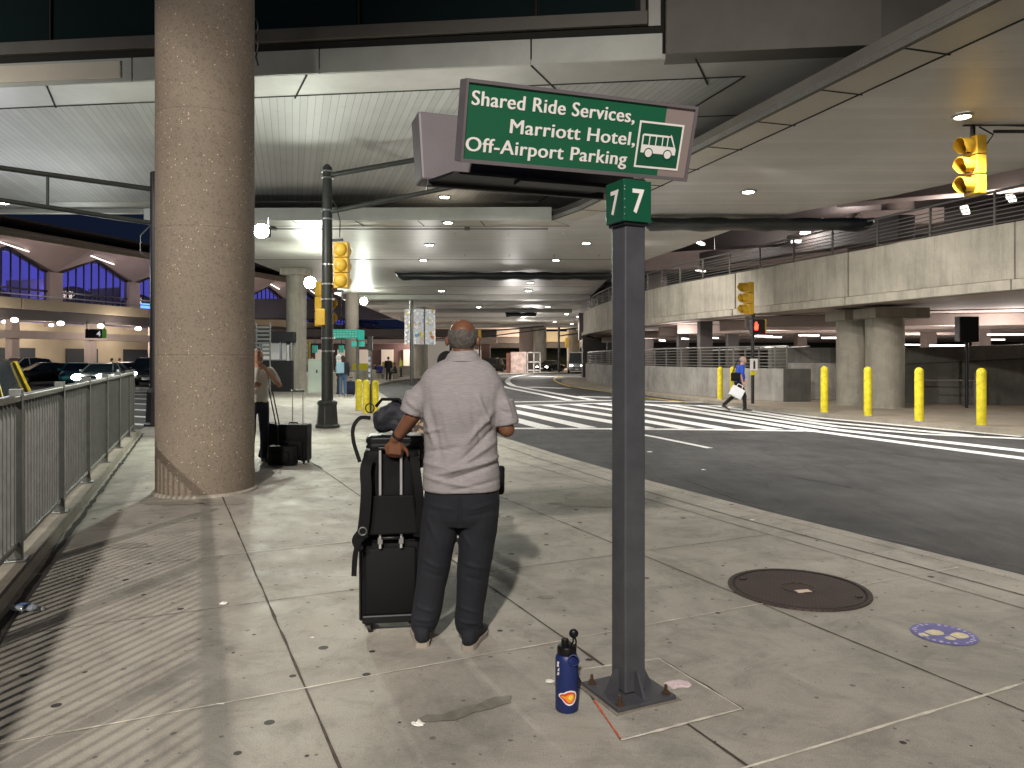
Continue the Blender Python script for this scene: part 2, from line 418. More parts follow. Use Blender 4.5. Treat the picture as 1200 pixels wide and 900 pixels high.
# ------------------------------------------------------------------ ground, road, pavements
RZ = -.12
struct(MB().sheet([(-400, -120), (400, -120), (400, 500), (-400, 500)], RZ), 'road', M['road'])
curb = [(8.6, -6), (6.9, -1.5), (5.35, 2.2), (4.55, 3.8), (3.77, 5.46), (2.67, 7.73), (1.75, 9.8), (.85, 12.1), (0, 14.5), (-1.9, 19.3), (-3.6, 24.9), (-5.0, 30), (-6.2, 34.8), (-7.3, 40), (-8.2, 45), (-8.6, 51.5), (-7.9, 58), (-5.6, 66), (-1, 76), (6, 84), (18, 91), (40, 97)]
left = [(-8.05, 15.7), (-8.9, 18.5), (-11.5, 26), (-15.5, 36), (-19, 46), (-23, 60), (-28, 90), (-30, 118), (40, 118)]
fl0 = (-3.55-.4223*(-9), 5.15-9)   # fence line behind the camera
side = [(0.9, -6)] + left
pts = curb + list(reversed(side))
struct(MB().prism(pts, RZ-.1, 0.0), 'pavement', M['pave'])
# kerb stone along the road, a hair above the slabs
struct(MB().curtain([(p[0], p[1]) for p in curb], RZ-.05, .004, .16), 'kerb_stone', M['pave'])
U = V((-.426, .905, 0)); W = V((.905, .426, 0))
def uvp(u, v, z=0): p = U*u+W*v; return V((p.x, p.y, z))
def wob(a, b, wd, z, mb, n=40, amp=.004, seed=0):
    P = [a.lerp(b, i/n) for i in range(n+1)]; d = (b-a).normalized(); s = V((-d.y, d.x, 0))
    P = [p+s*amp*NZ.noise(p*3+V((seed, 0, 0))) for p in P]
    mb.ribbon(P, [wd*(.45+1.5*abs(NZ.noise(p*9+V((0, seed, 3))))+.35*abs(NZ.noise(p*37))) for p in P], z)
def inside(p):
    # right of the fence line and left of the kerb
    c = None
    for a, b in zip(curb, curb[1:]):
        if a[1] <= p.y <= b[1]: c = a[0]+(b[0]-a[0])*(p.y-a[1])/(b[1]-a[1])
    if c is None: return False
    if p.y < 15.5: l = -3.55-.4223*(p.y-5.15)+.05
    else: l = -8.05-.33*(p.y-15.7)
    return l < p.x < c-.2
jm, cm = MB(), MB()
# long joints: v of the seam through (-.06,5),( -1.67,5),(1.54,5),(3.1,5)
for k in range(-8, 3):
    v = (-.06*.905+5*.426)+k*1.45
    seg = []
    for i in range(-30, 300):
        p = uvp(i*.25, v)
        if inside(p): seg.append(p)
    if len(seg) > 2: wob(seg[0], seg[-1], .016 if k in (-1, 0) else .011, .004, jm, n=max(4, int((seg[-1]-seg[0]).length/.12)), seed=k)
# a joint parallel to the kerb, 0.42 m in
P = [(curb[i][0]-.46, curb[i][1]-.16) for i in range(3, 11)]
Pf = []
for a, b in zip(P, P[1:]):
    for t in range(12): Pf.append(V((a[0]+(b[0]-a[0])*t/12, a[1]+(b[1]-a[1])*t/12, 0)))
jm.ribbon(Pf, [.012+.012*abs(NZ.noise(p*4)) for p in Pf], .0045)
for k, u in enumerate([2.23, 3.68, 5.1, 6.46, 7.9, 9.3, 10.8, 12.2, 13.7, 15.1, 16.6, 18, 20, 22, 24, 27, 30, 34, 38, .8, -.6]):
    seg = [p for p in (uvp(u, -14+i*.1) for i in range(260)) if inside(p)]
    if len(seg) < 3: continue
    n = int((seg[-1]-seg[0]).length/.1)
    if k in (0, 1, 3): 
        wob(seg[0], seg[-1], .016 if k == 0 else .011, .005, cm, n=n, seed=k)
    else: wob(seg[0], seg[-1], .007, .0045, jm, n=n, seed=k)
struct(jm, 'pavement_joint', M['joint']); struct(cm, 'pavement_caulk', M['caulk'])
# patch round the sign base
c0, c1, c2, c3 = [G0(*p) for p in ((728, 869), (869, 832), (772, 773), (672, 787))]
struct(MB().sheet([(q.x, q.y) for q in (c0, c1, c2, c3)], .0052), 'sign_base_slab', M['pave'])
cm = MB()
for a, b, wd in ((c0, c1, .016), (c1, c2, .012), (c2, c3, .016)): wob(a, b, wd, .0062, cm, n=24, seed=5, amp=.006)
struct(cm, 'sign_base_caulk', M['caulk'])
om = MB(); wob(c0.lerp(c3, .02), c0.lerp(c3, .52), .012, .0075, om, n=10, seed=2); struct(om, 'orange_paint_line', M['orange'])
jm = MB(); wob(c1+V((.01, 0, 0)), c2+V((.01, .0, 0)), .013, .005, jm, n=20, seed=9); wob(c0, c3, .01, .0058, jm, n=20, seed=9); struct(jm, 'sign_base_joint', M['joint'])
# damp stain
def blob(pts, z, rough=.008, n=6):
    out = []
    for i in range(len(pts)):
        a, b = V((*pts[i][:2], 0)), V((*pts[(i+1) % len(pts)][:2], 0))
        for t in range(n):
            p = a.lerp(b, t/n); out.append((p.x+rough*NZ.noise(p*23), p.y+rough*NZ.noise(p*29+V((5, 5, 5)))))
    return MB().sheet(out, z)
st = [G0(*p) for p in ((486, 846), (500, 838), (520, 838), (540, 830), (560, 826), (578, 818), (600, 816), (598, 824), (575, 832), (555, 836), (535, 845), (505, 847))]
stain = mat('damp_stain', (.20, .185, .155), .45, var=.3, vscale=12)
struct(blob(st, .0045), 'damp_stain', stain)
def soft_stain(name, lst):
    mb = MB()
    for (px, py, rx, ry, rot) in lst:
        c = G0(px, py); pts = []
        for i in range(40):
            a = 2*pi*i/40; r = 1+.5*NZ.noise(V((cos(a)*1.6, sin(a)*1.6, px)))
            pts.append((c.x+rx*r*cos(a), c.y+ry*r*sin(a)))
        mb.sheet(pts, .0035)
    struct(mb, name, mat('faint_stain', (.27, .25, .21), .7, var=.2, vscale=20))
soft_stain('pavement_stain', [(200, 590, .35, .10, 0), (262, 590, .3, .09, 0), (150, 640, .2, .1, 0), (440, 650, .25, .1, 0), (700, 590, .5, .2, 0), (398, 517, .5, .5, 0), (640, 700, .06, .04, 0)])
# right-hand pavement
rc = [(4.6, 63), (3.9, 56), (3.5, 50), (3.75, 45), (4.4, 41.5), (5.2, 38.7), (6.2, 35.7), (7.0, 31.5), (7.8, 27.8), (8.4, 24), (9.3, 21.3), (10.6, 18.3), (11.5, 16.0), (14, 11), (18, 4), (24, -6)]
struct(MB().prism(rc+[(60, -6), (60, 66), (30, 70), (12, 68)], RZ-.1, 0), 'far_pavement', concrete_mat('far_pavement_concrete', (.36, .31, .24), .8, False, False, .6))
struct(MB().curtain(list(reversed(rc)), RZ-.05, .005, .16), 'far_kerb_stone', M['kerb'])
# far pavement closing the view
struct(MB().prism([(-60, 118), (70, 104), (140, 104), (140, 170), (-120, 170), (-120, 118)], RZ-.1, .02), 'far_end_pavement', M['conc'])
# painted markings
pm = MB()
def rib(pix, wd, z=RZ+.004, mb=None):
    pts = [G0(px, py, RZ) for px, py in pix]; Q = []
    for a, b in zip(pts, pts[1:]):
        n = max(1, int((b-a).length/.8))
        Q += [a.lerp(b, t/n) for t in range(n)]
    Q.append(pts[-1]); (mb or pm).ribbon(Q, wd*1.12, z)
rib([(560, 502), (716, 502.6), (832, 503.6), (940, 505)], .30)
rib([(940, 504.6), (960, 506), (1080, 522), (1200, 537.5), (1330, 555)], .30, RZ+.005)
bars = [([(560, 481), (600, 491), (640, 501.5)], .42), ([(590, 479), (604, 482.3), (690, 501.5)], .42),
 ([(608, 475.6), (716, 494.6), (758, 502)], .42), ([(640, 475), (716, 487), (752, 493), (806, 502.5)], .40),
 ([(672, 474), (716, 480), (752, 486), (850, 503)], .40), ([(700, 473), (752, 479.6), (910, 503.5)], .40),
 ([(745, 473.5), (774, 476), (952, 505)], .38), ([(784, 474.5), (980, 504), (1200, 529), (1330, 545)], .36),
 ([(815, 475), (980, 500), (1080, 509), (1200, 514.6), (1330, 520)], .30), ([(838, 475.4), (960, 494), (1140, 511)], .34),
 ([(862, 476.5), (960, 490), (1200, 512)], .32), ([(880, 477), (960, 487), (1200, 508.6), (1330, 520)], .30)]
for i, (b, wd) in enumerate(bars): rib(b, wd, RZ+.006+.0004*i)
rib([(560, 472), (716, 469.6), (836, 472)], .30, RZ+.0125); rib([(596, 475.7), (716, 472.8), (820, 475.6), (872, 477.5)], .26, RZ+.013)
rib([(712, 435.8), (685, 436), (655, 436.7), (635, 437.7), (618, 439), (606, 440.8), (599, 442.5), (595.5, 445), (594.7, 447.4), (597, 450), (601.7, 452.4), (618, 455.6), (648, 461), (695, 469)], .34, RZ+.0135)
rib([(586, 452), (594.7, 454.7), (631, 462), (668, 469.5)], .32, RZ+.014)
rib([(618, 453.6), (640, 454.2), (663.5, 455.3)], .9, RZ+.005); rib([(624, 441), (634, 441.2)], 1.6, RZ+.005); rib([(638, 441.3), (648, 441.5)], 1.6, RZ+.005)
rib([(676, 465), (716, 466)], .5, RZ+.0145); rib([(716, 503.5), (770, 513.2), (832, 526)], .14, RZ+.0147)
rib([(716, 503), (752, 509.6)], .14, RZ+.005)
# markings on the left carriageway
for i, y in enumerate((459, 463, 468, 474, 481, 489, 498, 509)): rib([(60, y-3.5-i*.6), (110, y-2-i*.3), (182, y+i*.1), (215, y+.8)], .28, RZ+.005)
struct(pm, 'road_markings', M['paint'])
ym = MB(); rib([(660, 441), (652, 442.3), (649.3, 444), (650, 446.3), (656, 449.4), (667, 453), (690, 456.6), (716.6, 460), (752, 466), (806, 472)], .16, RZ+.0155, ym)
struct(ym, 'yellow_edge_line', M['ypaint'])
# tar seams in the asphalt
ts = MB()
for pix in ([(1035, 530), (1110, 540), (1200, 545)], [(760, 533), (860, 545), (1000, 572)], [(800, 560), (930, 610), (1080, 640)]): rib(pix, .03, RZ+.004, ts)
struct(ts, 'road_crack_seam', mat('tar', (.012, .012, .013), .5))

# ------------------------------------------------------------------ the big round column
cc = V((-3.72, 9.02, 0)); col = thing('round_column', 'thick tan pebbled concrete column rising out of view beside the fence', 'column', cc)
prof = [(.560, .02), (.560, 1.62), (.557, 1.625), (.557, 1.64), (.560, 1.645), (.560, 3.1), (.557, 3.105), (.557, 3.12), (.560, 3.125), (.56, 4.45), (.557, 4.455), (.557, 4.47), (.56, 4.475), (.56, 9.5)]
MB().lathe(prof, (0, 0, 0), 72).build('shaft', M['colm'], col, smooth=30)
rr = [(.562, .001), (.60, .001), (.597, .02), (.572, .035), (.562, .035)]
MB().lathe(rr, (0, 0, 0), 72, ends=False).build('base_sealant', concrete_mat('rough_mortar', (.40, .36, .30), .6, False, False, 4), col, smooth=40)
cb_ = MB().tube([(.52, .26, 5.25+i*.12) if i % 2 else (.56, .22, 5.25+i*.12) for i in range(6)], .012, 8)
cb_.build('cable', M['black'], col, smooth=60)

# ------------------------------------------------------------------ canopy building overhead (left/centre): fascia, window, corrugated soffit
cano = thing('terminal_building', 'upper storey with dark ribbon window above pale fascia panels and corrugated soffit', 'building', (0, 14, 7))
ZA = 7.0
def fr(x): return 14.75-.108*(x+10.1)          # front edge line y(x)
xa, xb = -24, 6.35
# corrugated soffit + bands
MB().slab([(xa, fr(xa)+1.3, ZA), (4.45, fr(4.45)+1.0, ZA), (.9, 25.6, ZA), (xa, 25.6, ZA)], (0, 0, .08)).build('corrugated_soffit', M['sofA'], cano, world=True)
MB().slab([(xa, fr(xa)+.02, ZA-.01), (xb, fr(xb)+.02, ZA-.01), (4.45, fr(4.45)+1.0, ZA-.01), (xa, fr(xa)+1.3, ZA-.01)], (0, 0, .1)).build('soffit_border', M['band'], cano, world=True)
MB().slab([(xb, fr(xb)+.02, ZA-.012), (2.5, 26.8, ZA-.012), (.9, 25.6, ZA-.012), (4.45, fr(4.45)+1.0, ZA-.012)], (0, 0, .1)).build('soffit_border', M['band'], cano, world=True)
MB().slab([(.9, 25.6, ZA-.01), (2.5, 26.8, ZA-.01), (xa, 26.8, ZA-.01), (xa, 25.6, ZA-.01)], (0, 0, .1)).build('soffit_border', M['band'], cano, world=True)
sm_ = MB()
for x in (-16.5, -9.2, -6.0, -3.9, .35, 3.3):   # seams across the border band
    sm_.bar((x, fr(x)+.03, ZA-.014), (x+(-.6 if x < 0 else .55), fr(x)+1.3, ZA-.014), .035, .012)
for a, b in (((.9, 25.6), (4.45, fr(4.45)+1.0)), ((xa, fr(xa)+1.3), (4.45, fr(4.45)+1.0)), ((xb, fr(xb)+.05), (2.5, 26.8)), ((3.6, 16.6), (5.4, 16.4)), ((2.5, 20.3), (4.4, 20.6))):
    sm_.bar((*a, ZA-.014), (*b, ZA-.014), .04, .012)
sm_.build('soffit_seams', M['seam'], cano, world=True)
# fascia panels
def fpanel(x0, x1, z0, z1, dy=0.0, m='fasc', th=.14, name='fascia_panel', bev=.008):
    a, b = V((x0+.012, fr(x0)-dy, z0)), V((x1-.012, fr(x1)-dy, z0)); n = V((.107, .994, 0))*th
    MB().hexa([a, b, b+n, a+n, a+V((0, 0, z1-z0)), b+V((0, 0, z1-z0)), b+n+V((0, 0, z1-z0)), a+n+V((0, 0, z1-z0))]).build(name, M[m], cano, world=True, bevel=bev)
for x0, x1 in ((-24, -16.5), (-7.4, -6.0), (-6.0, -3.65), (-3.65, .35), (.35, 2.72)): fpanel(x0, x1, ZA, 7.46)
fpanel(-16.5, -7.4, ZA, 7.46); fpanel(-16.2, -7.62, 7.07, 7.40, .03, 'creamp', .03, 'cream_panel')
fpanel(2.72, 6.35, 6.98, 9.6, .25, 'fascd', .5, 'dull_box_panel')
fpanel(-24, 2.72, 7.47, 7.60, -.03, 'seam', .1, 'dark_joint')  # dark joint between fascia panels and sill
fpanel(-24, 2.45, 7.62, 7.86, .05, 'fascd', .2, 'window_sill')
for x0, x1 in ((-24, -13.1), (-13.1, -9.16), (-9.16, -2.9), (-2.9, .45), (.45, 2.3)):
    fpanel(x0+.04, x1-.04, 7.86, 10.5, -.10, 'glassd', .04, 'window_glass', 0)
for x in (-13.1, -9.16, -2.9, .45): fpanel(x-.03, x+.03, 7.86, 10.5, -.06, 'seam', .06, 'mullion', 0)
fpanel(2.3, 2.42, 7.86, 10.5, .04, 'fascd', .12, 'window_frame'); fpanel(2.46, 2.70, 7.62, 10.5, -.05, 'band', .12, 'end_panel')
MB().hexa([(xa, fr(xa)+.3, 7.2), (xb, fr(xb)+.3, 7.2), (2.5, 26.6, 7.2), (xa, 26.6, 7.2), (xa, fr(xa)+.3, 10.6), (xb, fr(xb)+.3, 10.6), (2.5, 26.6, 10.6), (xa, 26.6, 10.6)]).build('building_core', M['seam'], cano, world=True)
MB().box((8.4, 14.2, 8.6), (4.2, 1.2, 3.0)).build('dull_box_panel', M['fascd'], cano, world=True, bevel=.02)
MB().bar((xa, 26.9, ZA+.02), (2.5, 26.9, ZA+.02), .3, .34).build('back_beam', M['fasc'], cano, world=True)

# ------------------------------------------------------------------ the overhead roadway deck (main soffit)
deck = thing('overhead_roadway_deck', 'broad smooth metal clad deck soffit dotted with round downlights over the road', 'bridge', (3, 30, 6))
ZB = 6.0
poly = [(-11.7, 23.7), (1.25, 23.5), (2.0, 21.9), (5.9, 9.1), (8.4, .9), (30, .9), (18.5, 9.5), (14.1, 14.2), (11.8, 17.2), (10.3, 20.1), (8.7, 22.1), (7.8, 23.9), (6.8, 29.4), (5.6, 35), (5.3, 40.7), (5.6, 53.9), (9, 66), (16, 80), (30, 100), (30, 112), (-13, 112), (-13, 80), (-11.9, 45)]
MB().slab([(x, y, ZB) for x, y in poly], (0, 0, .1)).build('smooth_soffit', M['sofB'], deck, world=True)
MB().prism([(x*.998, y+.02) for x, y in poly], ZB+.1, ZB+.26).build('deck_core', M['fascd'], deck, world=True)
# beige border strip along the left edge
E = [(-11.7, 23.7), (1.25, 23.5), (2.0, 21.9), (5.9, 9.1), (8.4, .9)]
bm_ = MB()
for a, b in zip(E[1:], E[2:]): bm_.slab([(a[0], a[1], ZB-.012), (b[0], b[1], ZB-.012), (b[0]+.8, b[1]+.2, ZB-.012), (a[0]+.8, a[1]+.2, ZB-.012)], (0, 0, .012))
bm_.slab([(-11.7, 23.7, ZB-.012), (1.25, 23.5, ZB-.012), (1.9, 24.6, ZB-.012), (-11.7, 24.6, ZB-.012)], (0, 0, .012))
bm_.build('soffit_border', mat('deck_border_panel', (.50, .46, .38), .4, var=.08, vscale=1.2), deck, world=True)
sm_ = MB()
L = (V((5.9, 9.1, 0))-V((2, 21.9, 0)))
for i in range(9):
    p = V((2, 21.9, 0))+L*(i/8)*1.02; sm_.bar((p.x, p.y, ZB-.016), (p.x+.85, p.y+.25, ZB-.016), .03, .01)
for x in (-9, -7, -5, -3, -1): sm_.bar((x, 23.7, ZB-.016), (x+.1, 24.6, ZB-.016), .03, .01)
sm_.bar((-11.7, 24.62, ZB-.016), (1.9, 24.62, ZB-.016), .03, .01); sm_.bar((2.8, 22.1, ZB-.016), (9.2, 1.1, ZB-.016), .04, .01)
for yy, x0, x1 in ((33, -11.8, 5.6), (45.5, -11.8, 5.1)): sm_.bar((x0, yy, ZB-.003), (x1, yy, ZB-.003), .05, .01)
sm_.build('soffit_seams', M['seam'], deck, world=True)
fm = MB()   # vertical edge faces
fm.curtain([(1.25, 23.5), (2.0, 21.9), (5.9, 9.1), (8.4, .9)], ZB-.03, ZB+.24, .06)
fm.build('edge_fascia', mat('edge_fascia_dark', (.045, .042, .036), .6, var=.2, vscale=1), deck, world=True)
MB().bar((-11.7, 23.65, ZB+.17), (1.25, 23.45, ZB+.17), .12, .40).build('edge_fascia', M['fasc'], deck, world=True)
# dropped cross beams further back
for i, (yy, z) in enumerate(((52, .32), (58, .25), (67, .3), (80, .35), (96, .4))):
    MB().box((-3.2 if yy < 70 else 4, yy, ZB-z/2-.01), (17.2 if yy < 70 else 32, 1.6, z)).build('cross_beam', M['band'] if i % 2 == 0 else M['sofB'], deck, world=True, bevel=.03)
# black gutters of tarpaulin
def tarp(name, label, x0, x1, y, r, z):
    mb = MB(); rings = []; n = 60
    for i in range(n+1):
        t = i/n; x = x0+(x1-x0)*t; e = min(1, min(t, 1-t)*30+.25)
        rings.append([V((x, y+.42*cos(a)*e*(1+.06*NZ.noise(V((x*3, a, 1)))), z-.20*e+(.17 if sin(a) > 0 else .21)*sin(a)*e*(1+.35*NZ.noise(V((x*1.4, sin(a)*1.2, r)))))) for a in [2*pi*j/14 for j in range(14)]])
    mb.loft(rings); o = mb.build(name, M['tarp'], smooth=70); tag(o, label, 'gutter', 'black sheeting gutters under the deck')
tarp('drip_gutter', 'long black sheeting gutter slung under the deck beside the number sign', 4.05, 11.2, 23.0, .2, 5.97)
tarp('drip_gutter', 'long black sheeting gutter under the deck above the man in the grey shirt', -5.9, 5.2, 37.5, .2, 5.97)
tarp('drip_gutter', 'short black sheeting gutter far back under the deck', -.6, 2.2, 66, .2, 5.7)

# downlights, followed by a few added spots
dl = [(1128, 137), (877, 225), (525, 261), (687, 285), (503, 287), (651.6, 305), (496, 305), (621.5, 331.4), (517.4, 341), (619, 340.7), (563, 347), (574.5, 347), (605, 347), (639.5, 347), (658, 347), (675, 347), (529.7, 348.4), (623, 348), (545, 354.5), (631, 354), (561, 360), (642, 359.5), (596, 367.5), (664, 368), (678, 371), (613, 371.6), (650, 377), (670, 379.4)]
named = {4: 'round downlight left of centre, in front of the long black gutter', 5: 'round downlight just in front of the long gutter, near the sign post', 6: 'round downlight just in front of the left end of the long gutter', 7: 'first round downlight behind the gutter, right of the standing man', 8: 'round downlight behind the gutter, above the man\'s left shoulder', 9: 'round downlight directly behind the first one past the gutter', 10: 'leftmost downlight of the even row of six small ones', 11: 'second from left in the even row of six small downlights', 12: 'third from left in the even row of six small downlights', 13: 'fourth from left in the even row of six small downlights', 14: 'fifth from left in the even row of six small downlights', 15: 'rightmost of the even row of six, near the sign post', 16: 'small downlight above the left side of the man\'s head', 17: 'small downlight close under the even row of six', 18: 'small downlight straight above the man\'s head', 19: 'small downlight right of centre between two cross beams', 20: 'small downlight just behind the one above the man\'s head', 21: 'small far downlight left of the ramp parapet curve', 22: 'small far downlight beside the short black gutter', 23: 'far downlight second nearest the ramp parapet curve', 24: 'far downlight nearest the ramp parapet curve', 25: 'far downlight behind the short black gutter', 26: 'far downlight above the far column pair', 27: 'farthest downlight, above the silver van', 0: 'round downlight glowing nearest the hanging traffic signal', 1: 'round downlight alone in the deck soffit right of the green sign', 2: 'round downlight just behind the canopy edge, under the sign cabinet', 3: 'round downlight left of the number sign post, nearest of the deck rows'}
proto = None
for i, (x, y) in enumerate(dl):
    p = G0(x, y, ZB-.03); lb = named.get(i, 'small round white downlight set in the smooth metal deck soffit')
    if proto is None:
        proto = thing('ceiling_downlight', lb, 'downlight', p, 0, 'round downlights in the deck soffit')
        MB().lathe([(.135, -.012), (.19, -.012), (.19, .025), (.135, .025)], (0, 0, 0), 24, ends=False).build('trim_ring', M['steel'], proto, smooth=30)
        MB().lathe([(.01, -.022), (.10, -.014), (.134, .0), (.134, .02)], (0, 0, 0), 20).build('lens', M['lampw'], proto, smooth=50)
    else:
        o = dup(proto, p, 0, lb, 'round downlights in the deck soffit', 1.15 if i < 8 else 1.6)
for x, y, lb in ((521, 231, 'round downlight in the corrugated canopy soffit under the sign cabinet'), (5, 238, 'round downlight in the canopy soffit above the dark signal arm at the picture edge')):
    p = G0(x, y, ZA-.03); dup(proto, p, 0, lb, 'round downlights in the canopy soffit', 1.2)
for x, y, e in ((1128, 137, 700), (877, 225, 600), (525, 261, 420), (687, 285, 600), (503, 287, 400), (651.6, 305, 500), (517, 331, 500), (605, 347, 900), (664, 368, 1500), (545, 355, 900), (613, 371, 1200)):
    p = G0(x, y, ZB-.08); lamp('SPOT', p, e*1.7, (1, .95, .89), .12, p-V((0, 0, 5)), 130, .6)
p = G0(521, 231, ZA-.09); lamp('SPOT', p, 420, (1, .93, .82), .12, p-V((0, 0, 5)), 130, .6)
lamp('SPOT', (10, 9, 5.85), 1300, (1, .93, .82), .15, (10, 9.2, 0), 140, .6)
lamp('SPOT', (5.5, 17, 5.85), 1300, (1, .94, .86), .15, (10.5, 21.5, -1), 110, .7)  # added spots without fittings, brighten the ramp side
lamp('SPOT', (3.6, 27, 5.85), 1500, (1, .94, .86), .15, (8.5, 33, -1), 115, .7)
lamp('SPOT', (9.3, 12, 5.85), 900, (1, .94, .86), .15, (13, 17, 0), 110, .7)

# ------------------------------------------------------------------ supporting columns farther back, each with a flood lamp
def rcol(name, label, x, y, r, z1, m, capw=0, group=None, cat='column'):
    t = thing(name, label, cat, (x, y, 0), 0, group)
    MB().lathe([(r*1.01, 0), (r*1.01, .05), (r, .06), (r, z1-(.35 if capw else 0))], (0, 0, 0), 36).build('shaft', m, t, smooth=30)
    if capw: MB().box((0, 0, z1-.18), (r*2+capw, r*2+capw, .34)).build('capital', m, t, bevel=.02)
    return t
g_ = 'round columns under the deck'
rcol('round_column', 'grey round column behind the black booth, carrying the deck', -10.6, 36.5, .48, 6, M['conc'], .3, g_)
rcol('round_column', 'tan round column behind the teal direction sign', -11.0, 51, .46, 6, M['pinkc'], 0, g_)
rcol('round_column', 'column wrapped by the tall mosaic panel', -8.0, 64, .75, 6, M['conc'], 0, g_)
rcol('round_column', 'far tan column behind the white booth, left one of the pair', 2.05, 98, 1.1, 5.7, M['pinkc'], 0, g_)
rcol('round_column', 'far grey column behind the white booth, right one of the pair', 3.6, 96, .85, 5.7, M['conc'], 0, g_)
rcol('round_column', 'far pale column right behind the silver van', 8.6, 104, .9, 5.6, M['conc'], 0, g_)
def flood(px, py, Y, label, power, tgt):
    p = D0(px, py, Y); t = thing('flood_lamp', label, 'lamp', p, 0, 'bright flood lamps under the deck')
    MB().box((0, .16, .0), (.30, .12, .22)).build('housing', M['black'], t, bevel=.02)
    MB().ball((0, .06, 0), .15 if Y < 20 else .24, 16, (1, .8, 1)).build('lens', M['lampg'], t, smooth=60)  # oversize glowing ball stands in for the lamp's glare
    MB().tube([(0, .18, .0), (0, .5, .1), (0, .5, .35)], .02, 8).build('bracket', M['black'], t, smooth=60)
    lamp('SPOT', p+V((0, -.16, 0)), power, (.93, 1, .86), .1, tgt, 140, .5)
flood(305, 270, 15.0, 'dazzling flood lamp at the right edge of the pebbled column', 950, (-3.5, 10, 0))
flood(363, 331, 30, 'bright flood lamp above the walkway signals left of the signal pole', 900, (-7, 24, 0))
flood(426, 353, 48, 'bright flood lamp on the tan column above the teal sign', 1200, (-9, 40, 0))
lamp('POINT', D0(313, 262, 15.3), 190, (.95, 1, .92), .12)  # added point beside the flood lamp, brightens the soffit
lamp('POINT', D0(313, 262, 15.3)+V((4.5, 4.5, -.5)), 90, (1, .98, .9), .3)  # added point in free air, more soffit fill
lamp('POINT', (-14, 20, 4.0), 260, (.9, .93, 1), .3)  # added point without fitting, fills the left soffit
lamp('AREA', (-13.5, 10.5, 6.3), 160, (1, .95, .88), 1.2, (-12, 14.8, 7.3))  # added wash without fitting, brightens the fascia panels
lamp('SPOT', (-8.3, 25, 5.8), 900, (.95, 1, .92), .2, (-8.5, 30, 0), 120, .6)  # added walkway spot, brightens the utility cabinet
lamp('POINT', (-1.5, 14, 4.5), 110, (1, .97, .9), .3)   # added point in free air, stands in for lamp spill on the soffit
# bollards
def bollard(px, py, h, d, label, group, first=[None]):
    p = G0(px, py)
    if first[0] is None:
        t = first[0] = thing('bollard', label, 'bollard', p, 0, group)
        r = .106
        MB().lathe([(r, 0), (r, 1.27)]+[(r*cos(a*pi/12), 1.27+r*sin(a*pi/12)) for a in range(1, 6)]+[(.004, 1.27+r)], (0, 0, 0), 24).build('sleeve', M['byel'], t, smooth=50)
        MB().lathe([(r+.02, 0), (r+.02, .02), (r+.003, .025), (r+.003, 0)], (0, 0, 0), 24).build('collar', M['conc'], t, smooth=30)
        return
    dup(first[0], p, 0, label, group, (.92 if h < .8 else 1, .92 if h < .8 else 1, h))
gb = 'yellow bollards beside the crossing'
bollard(1150, 499, 1, 1, 'yellow bollard nearest the camera, farthest along from the twin columns', gb)
bollard(1077, 494, 1, 1, 'yellow bollard just right of the twin concrete columns', gb)
bollard(1017, 488, 1, 1, 'yellow bollard in front of the left twin column', gb)
bollard(966, 484, 1, 1, 'yellow bollard left of the twin columns, before the stained wall', gb)
bollard(844, 468.5, .93, 1, 'yellow bollard by the wall left of the walking man', gb)
bollard(858.5, 468, .93, 1, 'yellow bollard hidden partly by the walking man in blue', gb)
gb = 'yellow bollards on the near pavement'
bollard(420.5, 481, .70, 1, 'dull yellow square topped bollard beside the teal sign pole', gb)
bollard(429, 485, .72, 1, 'yellow bollard in the middle of the three near the kerb', gb)
bollard(440, 484, .70, 1, 'yellow bollard nearest the kerb curve of the three', gb)

# small fittings on the soffits: conduits and junction boxes
cd_ = MB()
cd_.tube([(-11.2, 24.9, 5.94), (1.2, 24.9, 5.94)], .022, 6).build('conduit', M['fascd'], deck, world=True, smooth=60)
for x, y in ((-1.5, 24.9), (-8, 24.9)): MB().box((x, y, 5.95), (.18, .18, .09)).build('junction_box', M['fascd'], deck, world=True)
for i in range(10):
    x, y = -2+(i % 5)*1.9, 26+(i//5)*5.5
    MB().lathe([(.012, -.07), (.03, -.06), (.012, -.03), (.035, 0)], (x, y, 5.995), 8).build('sprinkler', M['steel'], deck, world=True)
# ------------------------------------------------------------------ right side: ramp parapet, rails, walls, garage
def spline(pts, n=8):
    out = []
    for i in range(len(pts)-1):
        p0, p1, p2, p3 = [V((*pts[max(0, min(len(pts)-1, i+k))], 0)) for k in (-1, 0, 1, 2)]
        for j in range(n):
            t = j/n; out.append(.5*((2*p1)+(p2-p0)*t+(2*p0-5*p1+4*p2-p3)*t*t+(3*p1-p0-3*p2+p3)*t**3))
    out.append(V((*pts[-1], 0))); return out
rp = spline([(19, 4), (15.2, 11.5), (12.3, 17.8), (10.6, 23), (8.85, 28.5), (7.4, 33), (6.5, 37.5), (5.6, 45), (5.4, 53), (6.4, 60), (10, 67), (17, 74), (30, 80)], 6)
ramp = thing('elevated_ramp', 'curving concrete ramp with stained parapet and slatted grey railing', 'ramp', (9, 28, 3))
def seg_at(pts, d0, d1):
    "sub polyline between arc lengths"
    out = []; s = 0
    for a, b in zip(pts, pts[1:]):
        l = (b-a).length
        for d in (d0, d1):
            pass
        if s+l > d0 and s < d1:
            ta = max(0, (d0-s)/l); tb = min(1, (d1-s)/l)
            if not out: out.append(a.lerp(b, ta))
            out.append(a.lerp(b, tb))
        s += l
    return out
tot = sum((b-a).length for a, b in zip(rp, rp[1:]))
